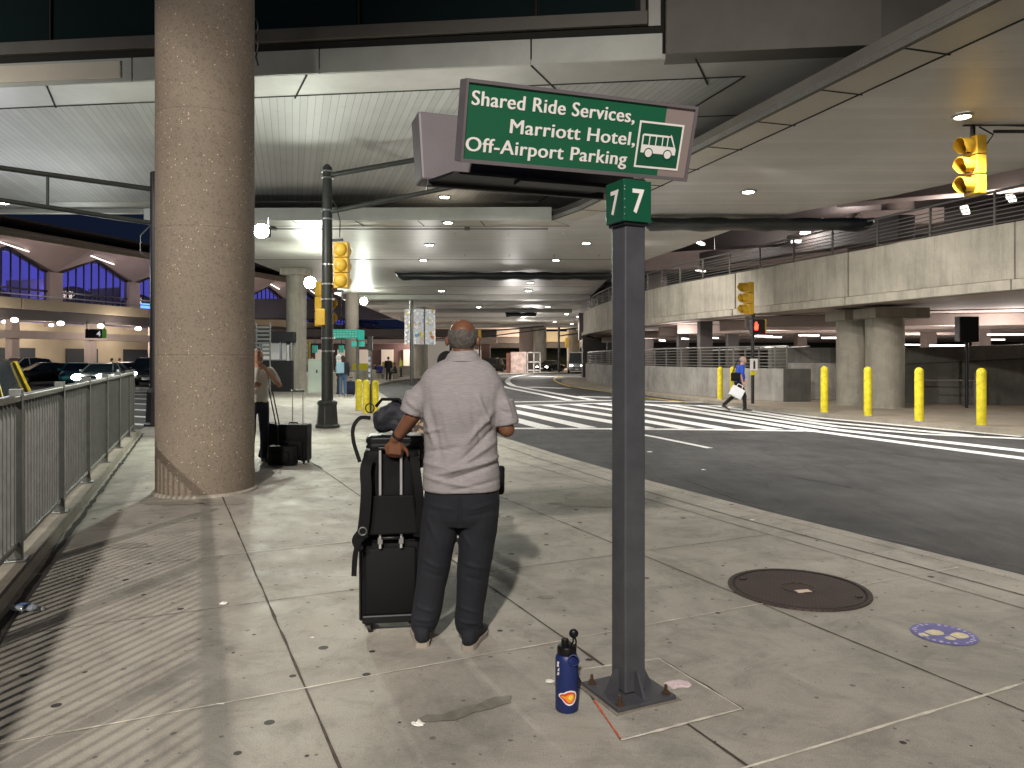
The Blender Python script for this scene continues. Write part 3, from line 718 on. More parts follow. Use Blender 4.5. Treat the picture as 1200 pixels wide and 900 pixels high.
# joints located at photo x ~1003, 870, 792, 751, 700
cuts = [0, 7.5, 14.9, 21.3]
def dist_at_px(px):
    s = 0
    for a, b in zip(rp, rp[1:]):
        for t in range(10):
            q = a.lerp(b, t/10)
            if q.y > 5 and 600+F*q.x/q.y <= px: return s+(b-a).length*t/10
        s += (b-a).length
cuts = [0]+[dist_at_px(x) for x in (1200, 1003, 868, 789, 735, 705, 690)]+[tot*.8, tot]
for i, (a, b) in enumerate(zip(cuts, cuts[1:])):
    g = .05 if i == 2 else .018
    sp = seg_at(rp, a+g, b-g)
    if len(sp) < 2: continue
    z0, z1 = 3.24, 4.88
    # parapet runs to -y..: wall is thickened to the right of travel = outward x
    MB().curtain(list(reversed(sp)), z0+.27, z1, -.22).build('parapet_panel', M['conc'], ramp, world=True, bevel=.012)
    MB().curtain([p+V((-.05, -.02, 0)) for p in reversed(sp)], z0, z0+.25, -.3).build('parapet_lip', M['conc'], ramp, world=True, bevel=.012)
inner = [p+V((.93, .35, 0))*.24 for p in rp]
MB().curtain(list(reversed(inner)), z0+.02, z1-.25, -.3).build('inner_web', M['seam'], ramp, world=True)
outer = [p+V((9, 3.4, 0)) for p in rp]
n = len(rp)
MB().add([(p.x+.3, p.y+.1, 3.32) for p in rp]+[(p.x, p.y, 3.32) for p in outer], [(i, i+1, n+i+1, n+i) for i in range(n-1)]).build('deck_slab', M['pinkc'], ramp, world=True)
rl = [p+V((.93, .35, 0))*.10 for p in rp]
for z in [4.98+.105*i for i in range(7)]:
    MB().tube([V((p.x, p.y, z)) for p in rl], .014, 6).build('rail_slat', M['rail'], ramp, world=True, smooth=60)
MB().tube([V((p.x, p.y, 5.78)) for p in rl], .035, 8).build('top_rail', M['rail'], ramp, world=True, smooth=60)
s = 1.0
while s < tot-3:
    q = seg_at(rl, s, s+.3)
    if len(q) >= 2:
        MB().box((q[0].x+.03, q[0].y, 5.32), (.045, .05, .93), atan2(q[1].y-q[0].y, q[1].x-q[0].x)).build('rail_post', M['rail'], ramp, world=True)
    s += 1.9
# road-edge pair of columns
def twin(px, py, label):
    p = G0(px, py); p.y += .55; t = thing('round_column', label, 'column', (p.x, p.y, 0), 0, 'twin columns under the ramp')
    MB().lathe([(.60, 0), (.58, .03), (.58, 2.88)], (0, 0, 0), 48).build('shaft', M['colr'], t, smooth=30)
    MB().box((.25, .1, 3.06), (1.9, 1.2, .34), R(8)).build('capital', M['colr'], t, bevel=.015)
    return t
twin(1047, 479, 'nearer of the twin round concrete columns, with a greenish stained top')
twin(1010, 475.5, 'farther of the twin round concrete columns, left of the stained one')
# low retaining wall with rail
wl = [(9.98, 27.3), (9.1, 28.6), (8.3, 30.2), (7.2, 33.8), (6.5, 37.5), (5.75, 43), (5.35, 49), (5.55, 56), (6.8, 61.5), (10, 66)]
wls = spline(wl, 5)
wt = thing('retaining_wall', 'long low grey concrete wall with slatted rail along the curve', 'wall', (8, 31, 0))
MB().curtain(wls, 0, 1.22, -.3).build('wall_body', M['wallc'], wt, world=True, bevel=.02)
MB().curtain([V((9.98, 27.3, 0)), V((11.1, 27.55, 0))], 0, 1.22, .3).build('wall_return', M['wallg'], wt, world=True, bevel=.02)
for z in [1.30+.125*i for i in range(6)]:
    MB().tube([V((p.x+.15, p.y+.05, z)) for p in wls], .018, 6).build('rail_slat', M['rail'], wt, world=True, smooth=60)
MB().tube([V((p.x+.15, p.y+.05, 2.05)) for p in wls]+[V((11.1, 27.7, 2.05))], .03, 8).build('top_rail', M['steel'], wt, world=True, smooth=60)
for i in range(0, len(wls), 2): MB().box((wls[i].x+.15, wls[i].y+.05, 1.64), (.05, .05, .84)).build('rail_post', M['rail'], wt, world=True)
w2 = thing('retaining_wall', 'stained grey concrete wall between the corner and the twin columns', 'wall', (12, 29, 0))
MB().hexa([(10.9, 29, 0), (14.2, 28.0, 0), (14.2, 28.4, 0), (10.9, 29.4, 0), (10.9, 29, 1.42), (14.2, 28, 1.42), (14.2, 28.4, 1.42), (10.9, 29.4, 1.42)]).build('wall_body', M['wallc'], w2, world=True, bevel=.02)
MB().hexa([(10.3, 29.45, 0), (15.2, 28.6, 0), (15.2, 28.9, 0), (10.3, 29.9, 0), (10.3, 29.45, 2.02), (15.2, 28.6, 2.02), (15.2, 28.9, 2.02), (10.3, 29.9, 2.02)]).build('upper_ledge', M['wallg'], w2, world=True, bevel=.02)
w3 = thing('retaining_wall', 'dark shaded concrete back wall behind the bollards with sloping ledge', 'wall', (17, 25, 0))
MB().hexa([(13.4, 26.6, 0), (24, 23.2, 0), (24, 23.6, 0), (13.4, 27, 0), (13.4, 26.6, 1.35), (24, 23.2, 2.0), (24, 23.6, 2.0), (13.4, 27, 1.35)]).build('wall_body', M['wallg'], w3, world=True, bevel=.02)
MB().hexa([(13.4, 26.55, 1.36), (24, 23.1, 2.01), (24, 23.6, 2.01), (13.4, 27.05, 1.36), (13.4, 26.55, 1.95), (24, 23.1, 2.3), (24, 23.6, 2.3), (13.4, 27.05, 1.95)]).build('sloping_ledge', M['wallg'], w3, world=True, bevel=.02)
MB().box((16.1, 25.6, .55), (.35, .25, 1.1), R(-18)).build('buttress', M['wallc'], w3, world=True, bevel=.02)
MB().tube([(13.7, 25.3, .86), (15.6, 24.7, .86)], .025, 8).build('hand_rail', M['steel'], w3, world=True, smooth=60)
# garage behind the wall
gar = thing('parking_garage', 'dim open parking level under the ramp with pinkish concrete beams and tube lights', 'garage', (20, 36, 0))
MB().box((28, 42, -.6), (34, 40, .9)).build('garage_floor', M['wallg'], gar, world=True)
MB().slab([(11.5, 27.8, 3.28), (50, 12, 3.28), (60, 60, 3.28), (6.6, 62, 3.28), (6.4, 45, 3.28), (8, 36, 3.28)], (0, 0, .25)).build('ceiling_slab', M['pinkc'], gar, world=True)
for i, (xx, yy, ln, an) in enumerate(((20, 27, 22, -14), (22, 30.5, 26, -12), (22, 34.5, 28, -10), (24, 39, 32, -8), (24, 44, 34, -6), (26, 50, 38, -4), (26, 57, 38, -3))):
    MB().box((xx, yy, 3.05), (ln, .45, .44), R(an)).build('ceiling_beam', M['pinkc'], gar, world=True, bevel=.02)
for i, (px, Y) in enumerate(((826, 33), (858, 38), (800, 40), (760, 48), (938, 42), (1088, 37), (1150, 34), (715, 60), (1010, 50))):
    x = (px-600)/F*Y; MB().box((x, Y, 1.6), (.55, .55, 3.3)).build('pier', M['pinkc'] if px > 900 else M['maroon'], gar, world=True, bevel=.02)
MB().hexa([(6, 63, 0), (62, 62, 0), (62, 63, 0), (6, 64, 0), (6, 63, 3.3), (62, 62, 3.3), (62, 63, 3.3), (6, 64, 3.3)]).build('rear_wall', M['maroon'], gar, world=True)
for i, (px, py, Y, ln, r) in enumerate(((776, 399, 36, 1.0, 70), (803, 397, 38, .8, 60), (895, 394, 34, 1.0, 30), (907, 395, 36, .9, 30), (836, 396, 40, 1.0, 50), (1110, 405, 30, 1.4, 3), (948, 393, 33, 1.0, 20), (975, 396, 34, .9, 0), (1075, 404, 40, 1.6, 0), (1180, 392, 33, 1.6, -6), (1150, 398, 36, 2.2, 0), (742, 404, 46, 1.2, 80))):
    p = D0(px, py, Y); MB().box((p.x, p.y, p.z), (ln, .16, .07), R(r)).build('tube_light', M['tube'], gar, world=True)
for px, Y, e in ((800, 36, 160), (900, 33, 200), (1000, 33, 160), (1120, 28, 260), (1190, 26, 260), (760, 46, 160), (1090, 38, 260), (940, 42, 240)):
    lamp('POINT', ((px-600)/F*Y, Y, 2.45), e*.9, (1, .91, .85), .2)
# upper garage level seen between ramp rail and deck
up = thing('upper_parking_level', 'dim upper parking structure with sloping girders above the ramp railing', 'garage', (24, 40, 5))
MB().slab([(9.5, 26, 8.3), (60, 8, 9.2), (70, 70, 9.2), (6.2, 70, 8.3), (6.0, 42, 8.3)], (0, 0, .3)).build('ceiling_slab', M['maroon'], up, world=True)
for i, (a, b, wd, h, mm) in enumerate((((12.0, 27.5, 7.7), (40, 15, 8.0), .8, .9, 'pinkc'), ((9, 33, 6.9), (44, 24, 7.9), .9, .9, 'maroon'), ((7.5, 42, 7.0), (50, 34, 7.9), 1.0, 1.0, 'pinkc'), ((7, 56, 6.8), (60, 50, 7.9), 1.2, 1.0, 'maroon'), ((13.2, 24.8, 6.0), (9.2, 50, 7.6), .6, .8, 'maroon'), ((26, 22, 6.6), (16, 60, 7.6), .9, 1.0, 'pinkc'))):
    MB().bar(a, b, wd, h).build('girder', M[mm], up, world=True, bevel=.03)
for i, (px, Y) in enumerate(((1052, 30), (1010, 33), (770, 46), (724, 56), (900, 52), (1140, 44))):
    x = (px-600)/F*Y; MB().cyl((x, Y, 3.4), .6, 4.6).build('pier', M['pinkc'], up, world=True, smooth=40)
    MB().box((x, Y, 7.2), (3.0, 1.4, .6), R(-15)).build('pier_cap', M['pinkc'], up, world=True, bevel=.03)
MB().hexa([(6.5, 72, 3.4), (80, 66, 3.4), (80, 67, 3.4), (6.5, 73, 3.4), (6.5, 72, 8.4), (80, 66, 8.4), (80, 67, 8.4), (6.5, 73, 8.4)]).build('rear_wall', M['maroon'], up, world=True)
for px, py, Y, ln, r in ((821, 285, 37, .9, 60), (821, 317, 42, .9, 50), (933, 283, 30, .35, 0), (944, 273, 30, .35, 0), (970, 258, 33, .8, 20), (1131, 246, 24, 1.2, 55), (1185, 232, 24, .9, 50)):
    p = D0(px, py, Y); MB().box(p, (ln, .2, .1), R(r)).build('tube_light', M['tube'], up, world=True)
for px, py, Y, e in ((821, 290, 36, 160), (933, 275, 30, 110), (1000, 270, 34, 200), (1131, 252, 26, 120), (1180, 240, 25, 110), (880, 290, 45, 240)):
    lamp('POINT', D0(px, py, Y), e*1.4, (1, .90, .84), .2)

# ------------------------------------------------------------------ left: terminal with vaulted windows
KS = 1.35
base = V((-33.8*KS, 49*KS, 0)); dv = V((3.9, 12.6, 0))*KS; du = dv.normalized(); nn = V((-du.y, du.x, 0))   # nn points away from the road (left)
def TP(t, back, z): p = base+dv*t+nn*back; return V((p.x, p.y, z))
ter = thing('terminal_hall', 'vaulted concrete terminal hall with tall blue lit windows above the drop-off road', 'building', (-45, 75, 0))
vio = mat('violet_glow', (.1, .08, .4), .5, emit=.85, ecol=(.12, .12, .80)); gw = mat('hall_window_glass', (.03, .03, .07), .1, emit=.03, ecol=(.15, .17, .8)); gw.node_tree.nodes['Principled BSDF'].inputs['Alpha'].default_value = .3  # hall light put into a glowing back wall and faintly glowing glass
T0, dT = .697-2*.61, .61
for i in range(9):
    t0, t1 = T0+dT*i, T0+dT*(i+1); tm = (t0+t1)/2; bk = 8.1
    zb, zs, za = 6.4, 10.9, 12.9
    w_ = .045
    # glass: pentagon
    g = [TP(t0+w_, bk, zb), TP(t1-w_, bk, zb), TP(t1-w_, bk, zs), TP(tm+.09, bk, za-.5), TP(tm, bk, za), TP(tm-.09, bk, za-.5), TP(t0+w_, bk, zs)]
    MB().slab(g, nn*.06).build('window_glass', gw, ter, world=True)
    wf = MB()
    for k in range(1, 9):
        t = t0+w_+(t1-t0-2*w_)*k/9; u = abs(t-tm)/(tm-t0-w_); z = za+(zs-za)*u
        wf.bar(TP(t, bk-.05, zb), TP(t, bk-.05, z), .14, .12)
    for a, b in ((TP(t0+w_, bk-.06, zs), TP(tm, bk-.06, za)), (TP(tm, bk-.06, za), TP(t1-w_, bk-.06, zs)), (TP(t0+w_, bk-.06, zb+.1), TP(t1-w_, bk-.06, zb+.1)), (TP(t0+w_, bk-.06, zb+2.4), TP(t1-w_, bk-.06, zb+2.4))): wf.bar(a, b, .2, .2)
    wf.build('window_frame', M['black'], ter, world=True)
    # wall above the arch and the pillar
    MB().slab([TP(t0, bk+.1, 10.7), TP(t0+w_, bk+.1, zs), TP(tm, bk+.1, za), TP(t1-w_, bk+.1, zs), TP(t1, bk+.1, 10.7), TP(t1, bk+.1, 15), TP(t0, bk+.1, 15)], nn*.5).build('gable_wall', M['pinkc'], ter, world=True)
    MB().hexa([TP(t0-w_, bk-.5, 5), TP(t0+w_, bk-.5, 5), TP(t0+w_, bk+.4, 5), TP(t0-w_, bk+.4, 5), TP(t0-w_, bk-.5, zs), TP(t0+w_, bk-.5, zs), TP(t0+w_, bk+.4, zs), TP(t0-w_, bk+.4, zs)]).build('pillar', M['pinkc'], ter, world=True, bevel=.05)
    # folded eave: rises from the pillar heads to the crown of each bay and out to the roof edge
    ev = MB(); R0, R1, Rm = TP(t0, bk-.3, 10.9), TP(t1, bk-.3, 10.9), TP(tm, bk-.3, 13.0)
    E0, E1, Em = TP(t0, bk-5.5, 13.2), TP(t1, bk-5.5, 13.2), TP(tm, bk-5.5, 13.5)
    for tri in ((R0, Rm, E0), (Rm, Em, E0), (Rm, R1, E1), (Rm, E1, Em)): ev.slab(list(tri), (0, 0, .25))
    ev.build('folded_eave', M['pinkc'], ter, world=True)
    MB().bar(TP(tm-.2, bk-3, 12.9), TP(tm+.12, bk-.8, 12.6), .12, .08).build('eave_light', M['tube'], ter, world=True)
    hp = [TP(t0+.06+.5*k_/12, bk+3+i % 2, zb+1.4+2.2*sin(pi*k_/12)) for k_ in range(13)]
    MB().slab([TP(t0+.06, bk+3+i % 2, zb)]+hp+[TP(t0+.56, bk+3+i % 2, zb)], nn*.2).build('hall_wall', M['maroon'], ter, world=True)
    MB().slab([TP(t0+.02, bk+7, zb), TP(t0+.3, bk+7, zb), TP(t0+.3, bk+7, zb+4.6), TP(t0+.02, bk+7, zb+3.9)], nn*.2).build('hall_panel', mat('hall_panel_grey', (.35, .34, .38), .6), ter, world=True)
MB().slab([TP(-1.6, 18, 5), TP(5.3, 18, 5), TP(5.3, 18, 14), TP(-1.6, 18, 14)], nn*.3).build('hall_glow_backdrop', vio, ter, world=True)
MB().slab([TP(-1.6, 2.4, 13.05), TP(5.3, 2.4, 13.05), TP(5.3, 2.8, 13.9), TP(-1.6, 2.8, 13.9)], nn*.4).build('roof_edge', M['cream'], ter, world=True)
MB().slab([TP(-1.6, 2.8, 14.8), TP(5.3, 2.8, 14.8), TP(5.3, 20, 15.2), TP(-1.6, 20, 15.2)], (0, 0, .2)).build('roof', M['maroon'], ter, world=True)
for t in (-.2, .39, 1.0, 1.6, 2.2, 2.8): lamp('POINT', TP(t, 4.2, 9.0), 330, (1, .82, .76), .5)
for t in (0, 1, 2.6): lamp('POINT', TP(t, 13, 9.5), 500, (.25, .2, 1), .5)
# drop-off roadway in front
dro = thing('drop_off_roadway', 'raised roadway with cream concrete parapet in front of the terminal hall', 'bridge', (-42, 75, 5))
for i in range(8):
    a, b = -1.6+i*.86+.004, -1.6+(i+1)*.86-.004
    MB().hexa([TP(a, 0, 6.15), TP(b, 0, 6.15), TP(b, .3, 6.15), TP(a, .3, 6.15), TP(a, 0, 7.15), TP(b, 0, 7.15), TP(b, .3, 7.15), TP(a, .3, 7.15)]).build('parapet_panel', M['cream'], dro, world=True, bevel=.02)
MB().bar(TP(-1.6, .15, 7.5), TP(5.3, .15, 7.5), .1, .1).build('hand_rail', M['steel'], dro, world=True)
MB().slab([TP(-1.6, .1, 5.4), TP(5.3, .1, 5.4), TP(5.3, 8, 5.4), TP(-1.6, 8, 5.4)], (0, 0, .7)).build('deck_slab', M['maroon'], dro, world=True)
for i in range(12):
    t = -1.3+i*.5
    MB().hexa([TP(t, 3.0, 0), TP(t+.045, 3.0, 0), TP(t+.045, 3.9, 0), TP(t, 3.9, 0), TP(t, 3.0, 5.3), TP(t+.045, 3.0, 5.3), TP(t+.045, 3.9, 5.3), TP(t, 3.9, 5.3)]).build('pier', M['pinkc'], dro, world=True, bevel=.05)
MB().bar(TP(-1.6, 3.0, 3.9), TP(5.3, 3.0, 3.9), .7, .75).build('cross_beam', M['pinkc'], dro, world=True)
MB().bar(TP(-1.6, .3, 5.3), TP(5.3, .3, 5.3), .5, .3).build('edge_girder', M['maroon'], dro, world=True)
MB().slab([TP(-1.6, 8.5, 0), TP(5.3, 8.5, 0), TP(5.3, 8.5, 5.4), TP(-1.6, 8.5, 5.4)], nn*.4).build('lower_wall', M['cream'], dro, world=True)
dk = MB()
for i in range(14):
    t = -1.45+i*.45; dk = MB(); dk.slab([TP(t, 8.4, 0), TP(t+.24, 8.4, 0), TP(t+.24, 8.4, 2.7), TP(t, 8.4, 2.7)], -nn*.06); dk.build('doorway', mat('door_dark', (.02, .025, .03), .7), dro, world=True)
sgn = mat('blue_lit_strip', (.1, .3, 1), .5, emit=2.2, ecol=(.12, .3, 1))
MB().slab([TP(.95, .6, 7.2), TP(1.42, .6, 7.2), TP(1.42, .6, 7.75), TP(.95, .6, 7.75)], nn*.1).build('blue_lit_strip', sgn, dro, world=True)
lp = None
for k, (px, py) in enumerate(((17, 375), (71, 379), (118, 382), (162, 385), (5, 377), (60, 381), (2, 391), (100, 393), (66, 406))):
    Y = [66, 70, 74, 78, 72, 76, 80, 84, 90][k]; p = D0(px, py, Y)
    if lp is None:
        lp = thing('ceiling_lamp', 'large round ceiling lamp nearest the picture edge under the drop-off roadway', 'lamp', p, 0, 'round lamps under the drop-off roadway')
        MB().ball((0, 0, 0), .30, 14, (1, 1, .7)).build('globe', mat('globe_glow', (1, .95, .85), .5, emit=14, ecol=(1, .94, .84)), lp, smooth=60)
        MB().box((0, 0, .26), (.35, .35, .12)).build('mount', M['black'], lp)
    else: dup(lp, p, 0, ['', 'round ceiling lamp between the first two terminal piers', 'round ceiling lamp right above the gate 4 board', 'round ceiling lamp nearest the pebbled column', 'small round ceiling lamp at the picture edge', 'small round ceiling lamp just left of a bigger one', 'low round lamp at the picture edge under the beam', 'small round lamp below the gate 4 board', 'small low round lamp seen between terminal piers'][k], 'round lamps under the drop-off roadway', 1 if k < 4 else .7)
for t, bk in ((-.1, 5), (.5, 5), (1.1, 5), (1.8, 5), (2.6, 5), (-.1, -1), (.7, -1), (1.5, -1)): lamp('POINT', TP(t, bk, 4.3), 620, (1, .86, .74), .4)
# gate number board hung from the roadway
gs = thing('gate_sign', 'dark hanging sign reading 4 with green edge under the drop-off roadway', 'sign', D0(110, 391, 64))
MB().box((0, 0, 0), (1.45, .12, .78)).build('board', mat('dark_board', (.06, .06, .065), .5), gs, bevel=.02)
MB().box((.92, 0, 0), (.36, .12, .78)).build('green_end', mat('lime_board', (.18, .42, .08), .5, emit=.2, ecol=(.2, .5, .1)), gs, bevel=.02)
q = fit_text('4', .25, .62, -.22, .46, .02); q.xf(Matrix.Translation((0, -.064, 0))@Matrix.Rotation(R(90), 4, 'X')).build('numeral', mat('lit_numeral', (.8, .8, .8), .5, emit=.6), gs)
MB().tube([(-.6, 0, .38), (-.6, 0, 1.1)], .04, 6).tube([(.9, 0, .38), (.9, 0, 1.1)], .04, 6).build('hanger', M['black'], gs)

# ------------------------------------------------------------------ far background centre
hill = MB()
import itertools
nx, ny = 30, 10; vs = []; fs = []
for j in range(ny+1):
    for i in range(nx+1):
        x = -30+i*5; y = 122+j*5; z = 6.2*min(1, j/3.0)*(1 if x > -8 else max(0, (x+30)/22))+.5*NZ.noise(V((x*.1, y*.1, 0))); vs.append((x, y, z-.1))
for j in range(ny):
    for i in range(nx): a = j*(nx+1)+i; fs.append((a, a+1, a+nx+2, a+nx+1))
struct(hill.add(vs, fs), 'grass_hill', mat('hill_grass', (.045, .055, .022), .9, var=.5, vscale=.8))
def overpass(label, x0, x1, y, z, h, m, cols, Y1=None):
    t = thing('far_overpass', label, 'bridge', ((x0+x1)/2, y, z))
    Y1 = Y1 or y
    MB().bar((x0, y, z), (x1, Y1, z), .5, h).build('parapet', m, t, world=True)
    MB().bar((x0, y+3, z-h/2-.5), (x1, Y1+3, z-h/2-.5), 6, .9).build('girder', M['maroon'], t, world=True)
    for c in cols: MB().cyl((c, y+3, 0), .8, z-1).build('pier', M['pinkc'], t, world=True, smooth=40)
    return t
overpass('far cream sided overpass crossing behind the white booth', -6, 60, 116, 5.0, 1.6, M['cream'], (14, 24))
overpass('low maroon shaded overpass left of the man\'s head', -46, 2, 112, 5.4, 1.1, M['pinkc'], (-30, -16))
lamp('POINT', (0, 50, 3.6), 260, (1, .95, .9), .4); lamp('POINT', (-4, 34, 3.6), 170, (1, .97, .92), .4); lamp('POINT', (2, 70, 3.6), 500, (1, .95, .9), .4)  # added points without fittings, lift the deck soffit farther back
lamp('POINT', (2, 108, 3.4), 2500, (1, .8, .6), .5); lamp('POINT', (-12, 100, 3.6), 2500, (1, .82, .7), .5); lamp('POINT', (12, 110, 4.0), 2500, (1, .85, .6), .5)
lamp('POINT', (-20, 80, 4.4), 1600, (1, .85, .75), .5); lamp('POINT', (-14, 60, 4.6), 700, (1, .9, .8), .4)
an = thing('terminal_annex', 'low maroon terminal annex with stepped fascia beyond the walkway', 'building', (-18, 95, 0))
MB().box((-22, 98, 4.9), (40, 3, 1.0)).build('upper_fascia', M['maroon'], an, world=True)
MB().box((-22, 97.4, 3.8), (40, 4, .5)).build('lower_fascia', M['pinkc'], an, world=True)
MB().box((-26, 102, 1.9), (46, 1, 3.8)).build('shopfront_wall', mat('shop_wall', (.10, .06, .06), .7, var=.3, vscale=.3), an, world=True)
MB().box((-22, 99.8, 8.2), (44, 3, 2.6)).build('upper_wall', mat('upper_wall_dark', (.05, .045, .06), .6, var=.4, vscale=.3), an, world=True)
wn_ = MB()
for i in range(12): MB().box((-38+i*3, 101.3, 1.5), (1.6, .3, 2.6)).build('shop_window', mat('shop_window_glow', (.4, .35, .3), .4, emit=.35, ecol=(.9, .75, .6)), an, world=True)
wb = thing('white_block', 'small white flat roofed block behind the mosaic panel', 'building', (-9.2, 84, 0))
MB().box((0, 0, 1.75), (4.4, 3, 3.5)).build('wall', mat('white_wall', (.75, .74, .70), .6), wb, bevel=.03)
MB().box((3.6, .4, 1.7), (2.6, 2.4, 3.2)).build('annex_wall', mat('slat_dark', (.05, .05, .05), .6), wb)
sl = MB()
for i in range(4): sl.box((2.6+i*.62, -.9, 1.8), (.26, .1, 2.4))
sl.build('white_slats', M['white'], wb)
bt = thing('ticket_booth', 'white framed kiosk with reddish poster by the far road', 'kiosk', G0(617, 437))
MB().box((-.9, 0, 1.15), (1.7, 1.4, 2.3)).build('poster_panel', mat('poster_pink', (.62, .46, .42), .6, var=.5, vscale=1.5), bt, bevel=.03)
MB().box((-2.0, .3, 1.1), (.45, 1, 2.2)).build('side_panel', mat('poster_brown', (.22, .08, .05), .6, var=.3, vscale=1), bt, bevel=.03)
fm = MB()
for x in (.1, .8, 1.5): fm.box((x, 0, 1.15), (.12, .12, 2.3))
for z in (.3, 1.2, 2.25): fm.box((.8, 0, z), (1.5, .12, .12))
fm.build('white_frame', M['white'], bt)
lamp('POINT', (1.5, 82, 3.5), 700, (1, .93, .85), .3)
# ------------------------------------------------------------------ railing fence on its kerb
def FL(y): return -3.55-.4223*(y-5.15)
fdir = V((-.4223, 1, 0)).normalized(); fn = V((fdir.y, -fdir.x, 0))
y0, y1 = -2.6, 15.55
struct(MB().hexa([(FL(-9)-.32, -9, RZ), (FL(-9)+.16, -9, RZ), (FL(15.9)+.16, 15.9, RZ), (FL(15.9)-.32, 15.9, RZ), (FL(-9)-.32, -9, .075), (FL(-9)+.12, -9, .075), (FL(15.9)+.12, 15.9, .075), (FL(15.9)-.32, 15.9, .075)]), 'fence_kerb', M['kerb'])
jm = MB(); wob(V((FL(-3)+.20, -3, 0)), V((FL(15.8)+.20, 15.8, 0)), .05, .0045, jm, n=120, amp=.012); struct(jm, 'fence_gutter', mat('gutter_dirt', (.045, .035, .028), .95, var=.5, vscale=9))
struct(MB().sheet([(FL(-9)+.15, -9), (FL(-3)+.19, -3), (FL(-3)+1.2, -3), (9, -6), (3, -9)], .001), 'pavement', M['pave'])
fence = thing('railing_fence', 'grey metal railing with close vertical bars along the kerb at the taxi lane', 'fence', (FL(6), 6, .075))
ph = 5.6; posts = [ph+1.763*k for k in range(-4, 6)]+[15.5]
for yy in posts:
    t = .085 if yy < 15 else .07
    MB().box((FL(yy), yy, .075+.655), (t*.8, t, 1.28), atan2(fdir.y, fdir.x)).box((FL(yy), yy, .082), (.15, .15, .016), atan2(fdir.y, fdir.x)).build('post', M['galv'], fence, world=True, bevel=.004)
MB().bar((FL(posts[0]), posts[0], 1.30), (FL(15.5), 15.5, 1.30), .075, .05).build('top_rail', M['galv'], fence, world=True, bevel=.01)
MB().bar((FL(posts[0]), posts[0], .20), (FL(15.5), 15.5, .20), .045, .04).build('bottom_rail', M['galv'], fence, world=True, bevel=.006)
for a, b in zip(posts, posts[1:]):
    n = max(3, round((b-a)*1.085/.118)); mb = MB()
    for i in range(1, n):
        yy = a+(b-a)*i/n; mb.box((FL(yy), yy, .75), (.026, .014, 1.08), atan2(fdir.y, fdir.x)+pi/2)
    mb.build('bar_panel', M['galv'], fence, world=True)

# ------------------------------------------------------------------ the sign
PB = V((.555, 3.543, 0)); ang = atan2(.426, .905)
sg = thing('gateway_sign', 'green bus stop sign on a square grey post bolted to the pavement', 'sign', PB, ang)
s_ = .116
MB().box((0, 0, 1.14), (s_, s_, 2.22)).build('post', M['gray'], sg, bevel=.008)
bp = MB().box((0, 0, .016), (.325, .315, .020)).build('base_plate', M['gray'], sg, bevel=.004)
for k in range(4):
    m = Matrix.Rotation(k*pi/2, 4, 'Z'); g = MB()
    g.add([m@V(p) for p in ((s_/2, -.006, .026), (s_/2+.075, -.006, .026), (s_/2+.02, -.006, .13), (s_/2, -.006, .13), (s_/2, .006, .026), (s_/2+.075, .006, .026), (s_/2+.02, .006, .13), (s_/2, .006, .13))],
          [(0, 1, 2, 3), (7, 6, 5, 4), (0, 4, 5, 1), (1, 5, 6, 2), (2, 6, 7, 3), (3, 7, 4, 0)])
    g.build('gusset', M['gray'], sg)
bolt = MB().lathe([(.017, .026), (.017, .040)], n=6).lathe([(.0075, .04), (.0075, .066), (.004, .070)], n=10).lathe([(.023, .026), (.023, .029)], n=16)
for a, b in ((-1, -1), (1, -1), (1, 1), (-1, 1)):
    o = MB(); o.add(bolt.v, bolt.f); o.xf(Matrix.Translation((a*.128, b*.122, 0))); o.build('anchor_bolt', mat('rusty_bolt', (.09, .055, .035), .6, .4, var=.4, vscale=30), sg, smooth=35)
MB().box((0, 0, .0045), (.36, .35, .007)).build('grout_pad', concrete_mat('grout', (.25, .22, .18), .7, False, False, 4), sg)
# number box
nb = .155
MB().box((.0, .0, 2.337), (nb, nb, .195)).build('number_box', M['green'], sg, bevel=.003)
MB().box((0, 0, 2.232), (nb*.86, nb*.86, .016)).build('box_collar', M['black'], sg)
q = fit_text('7', -.030, .036, 2.282, .115, .015, th=.002); q.v = [V((v.x, -nb/2-.003+v.z, v.y)) for v in q.v]; q.build('numeral', M['white'], sg)
q = fit_text('7', -.030, .036, 2.282, .115, .015, th=.002); q.v = [V((-nb/2-.003+v.z, -v.x, v.y)) for v in q.v]; q.build('numeral', M['white'], sg)
sc_ = MB()
for z in (2.27, 2.30, 2.34, 2.385, 2.40): sc_.add(*((lambda b: (b.v, b.f))(MB().ball((-nb/2+.004, -nb/2-.001, z), .004, 8))))
sc_.build('rivet', M['steel'], sg, smooth=60)
# front cabinet leaning towards the reader
BL = V((-.229, 3.30, 2.472)); e1 = V((1.088, .365, 0)).normalized(); TL = V((-.218, 3.19, 2.808))
e2 = (TL-BL); e2 -= e1*e2.dot(e1); H = e2.length; e2.normalize(); e3 = e1.cross(e2)   # e3 points to the viewer
if e3.y > 0: e3 = -e3
Lc = 1.150
def cabm(org): return Matrix(((e1.x, e2.x, e3.x, org.x), (e1.y, e2.y, e3.y, org.y), (e1.z, e2.z, e3.z, org.z), (0, 0, 0, 1)))
CM = cabm(BL)
def cb(mb, name, m, **k): return mb.xf(CM).build(name, m, sg, world=True, **k)
def rbox(x0, x1, y0_, y1_, z0, z1): return MB().box(((x0+x1)/2, (y0_+y1_)/2, (z0+z1)/2), (x1-x0, y1_-y0_, z1-z0))
cb(rbox(0, Lc, 0, H, -.12, -.012), 'sign_cabinet', M['grayp'], bevel=.004)
fr_ = MB()
for a in ((0, Lc, 0, .017), (0, Lc, H-.015, H), (0, .011, .017, H-.015), (Lc-.014, Lc, .017, H-.015)):
    b = rbox(a[0], a[1], a[2], a[3], -.012, .004); fr_.add(b.v, b.f)
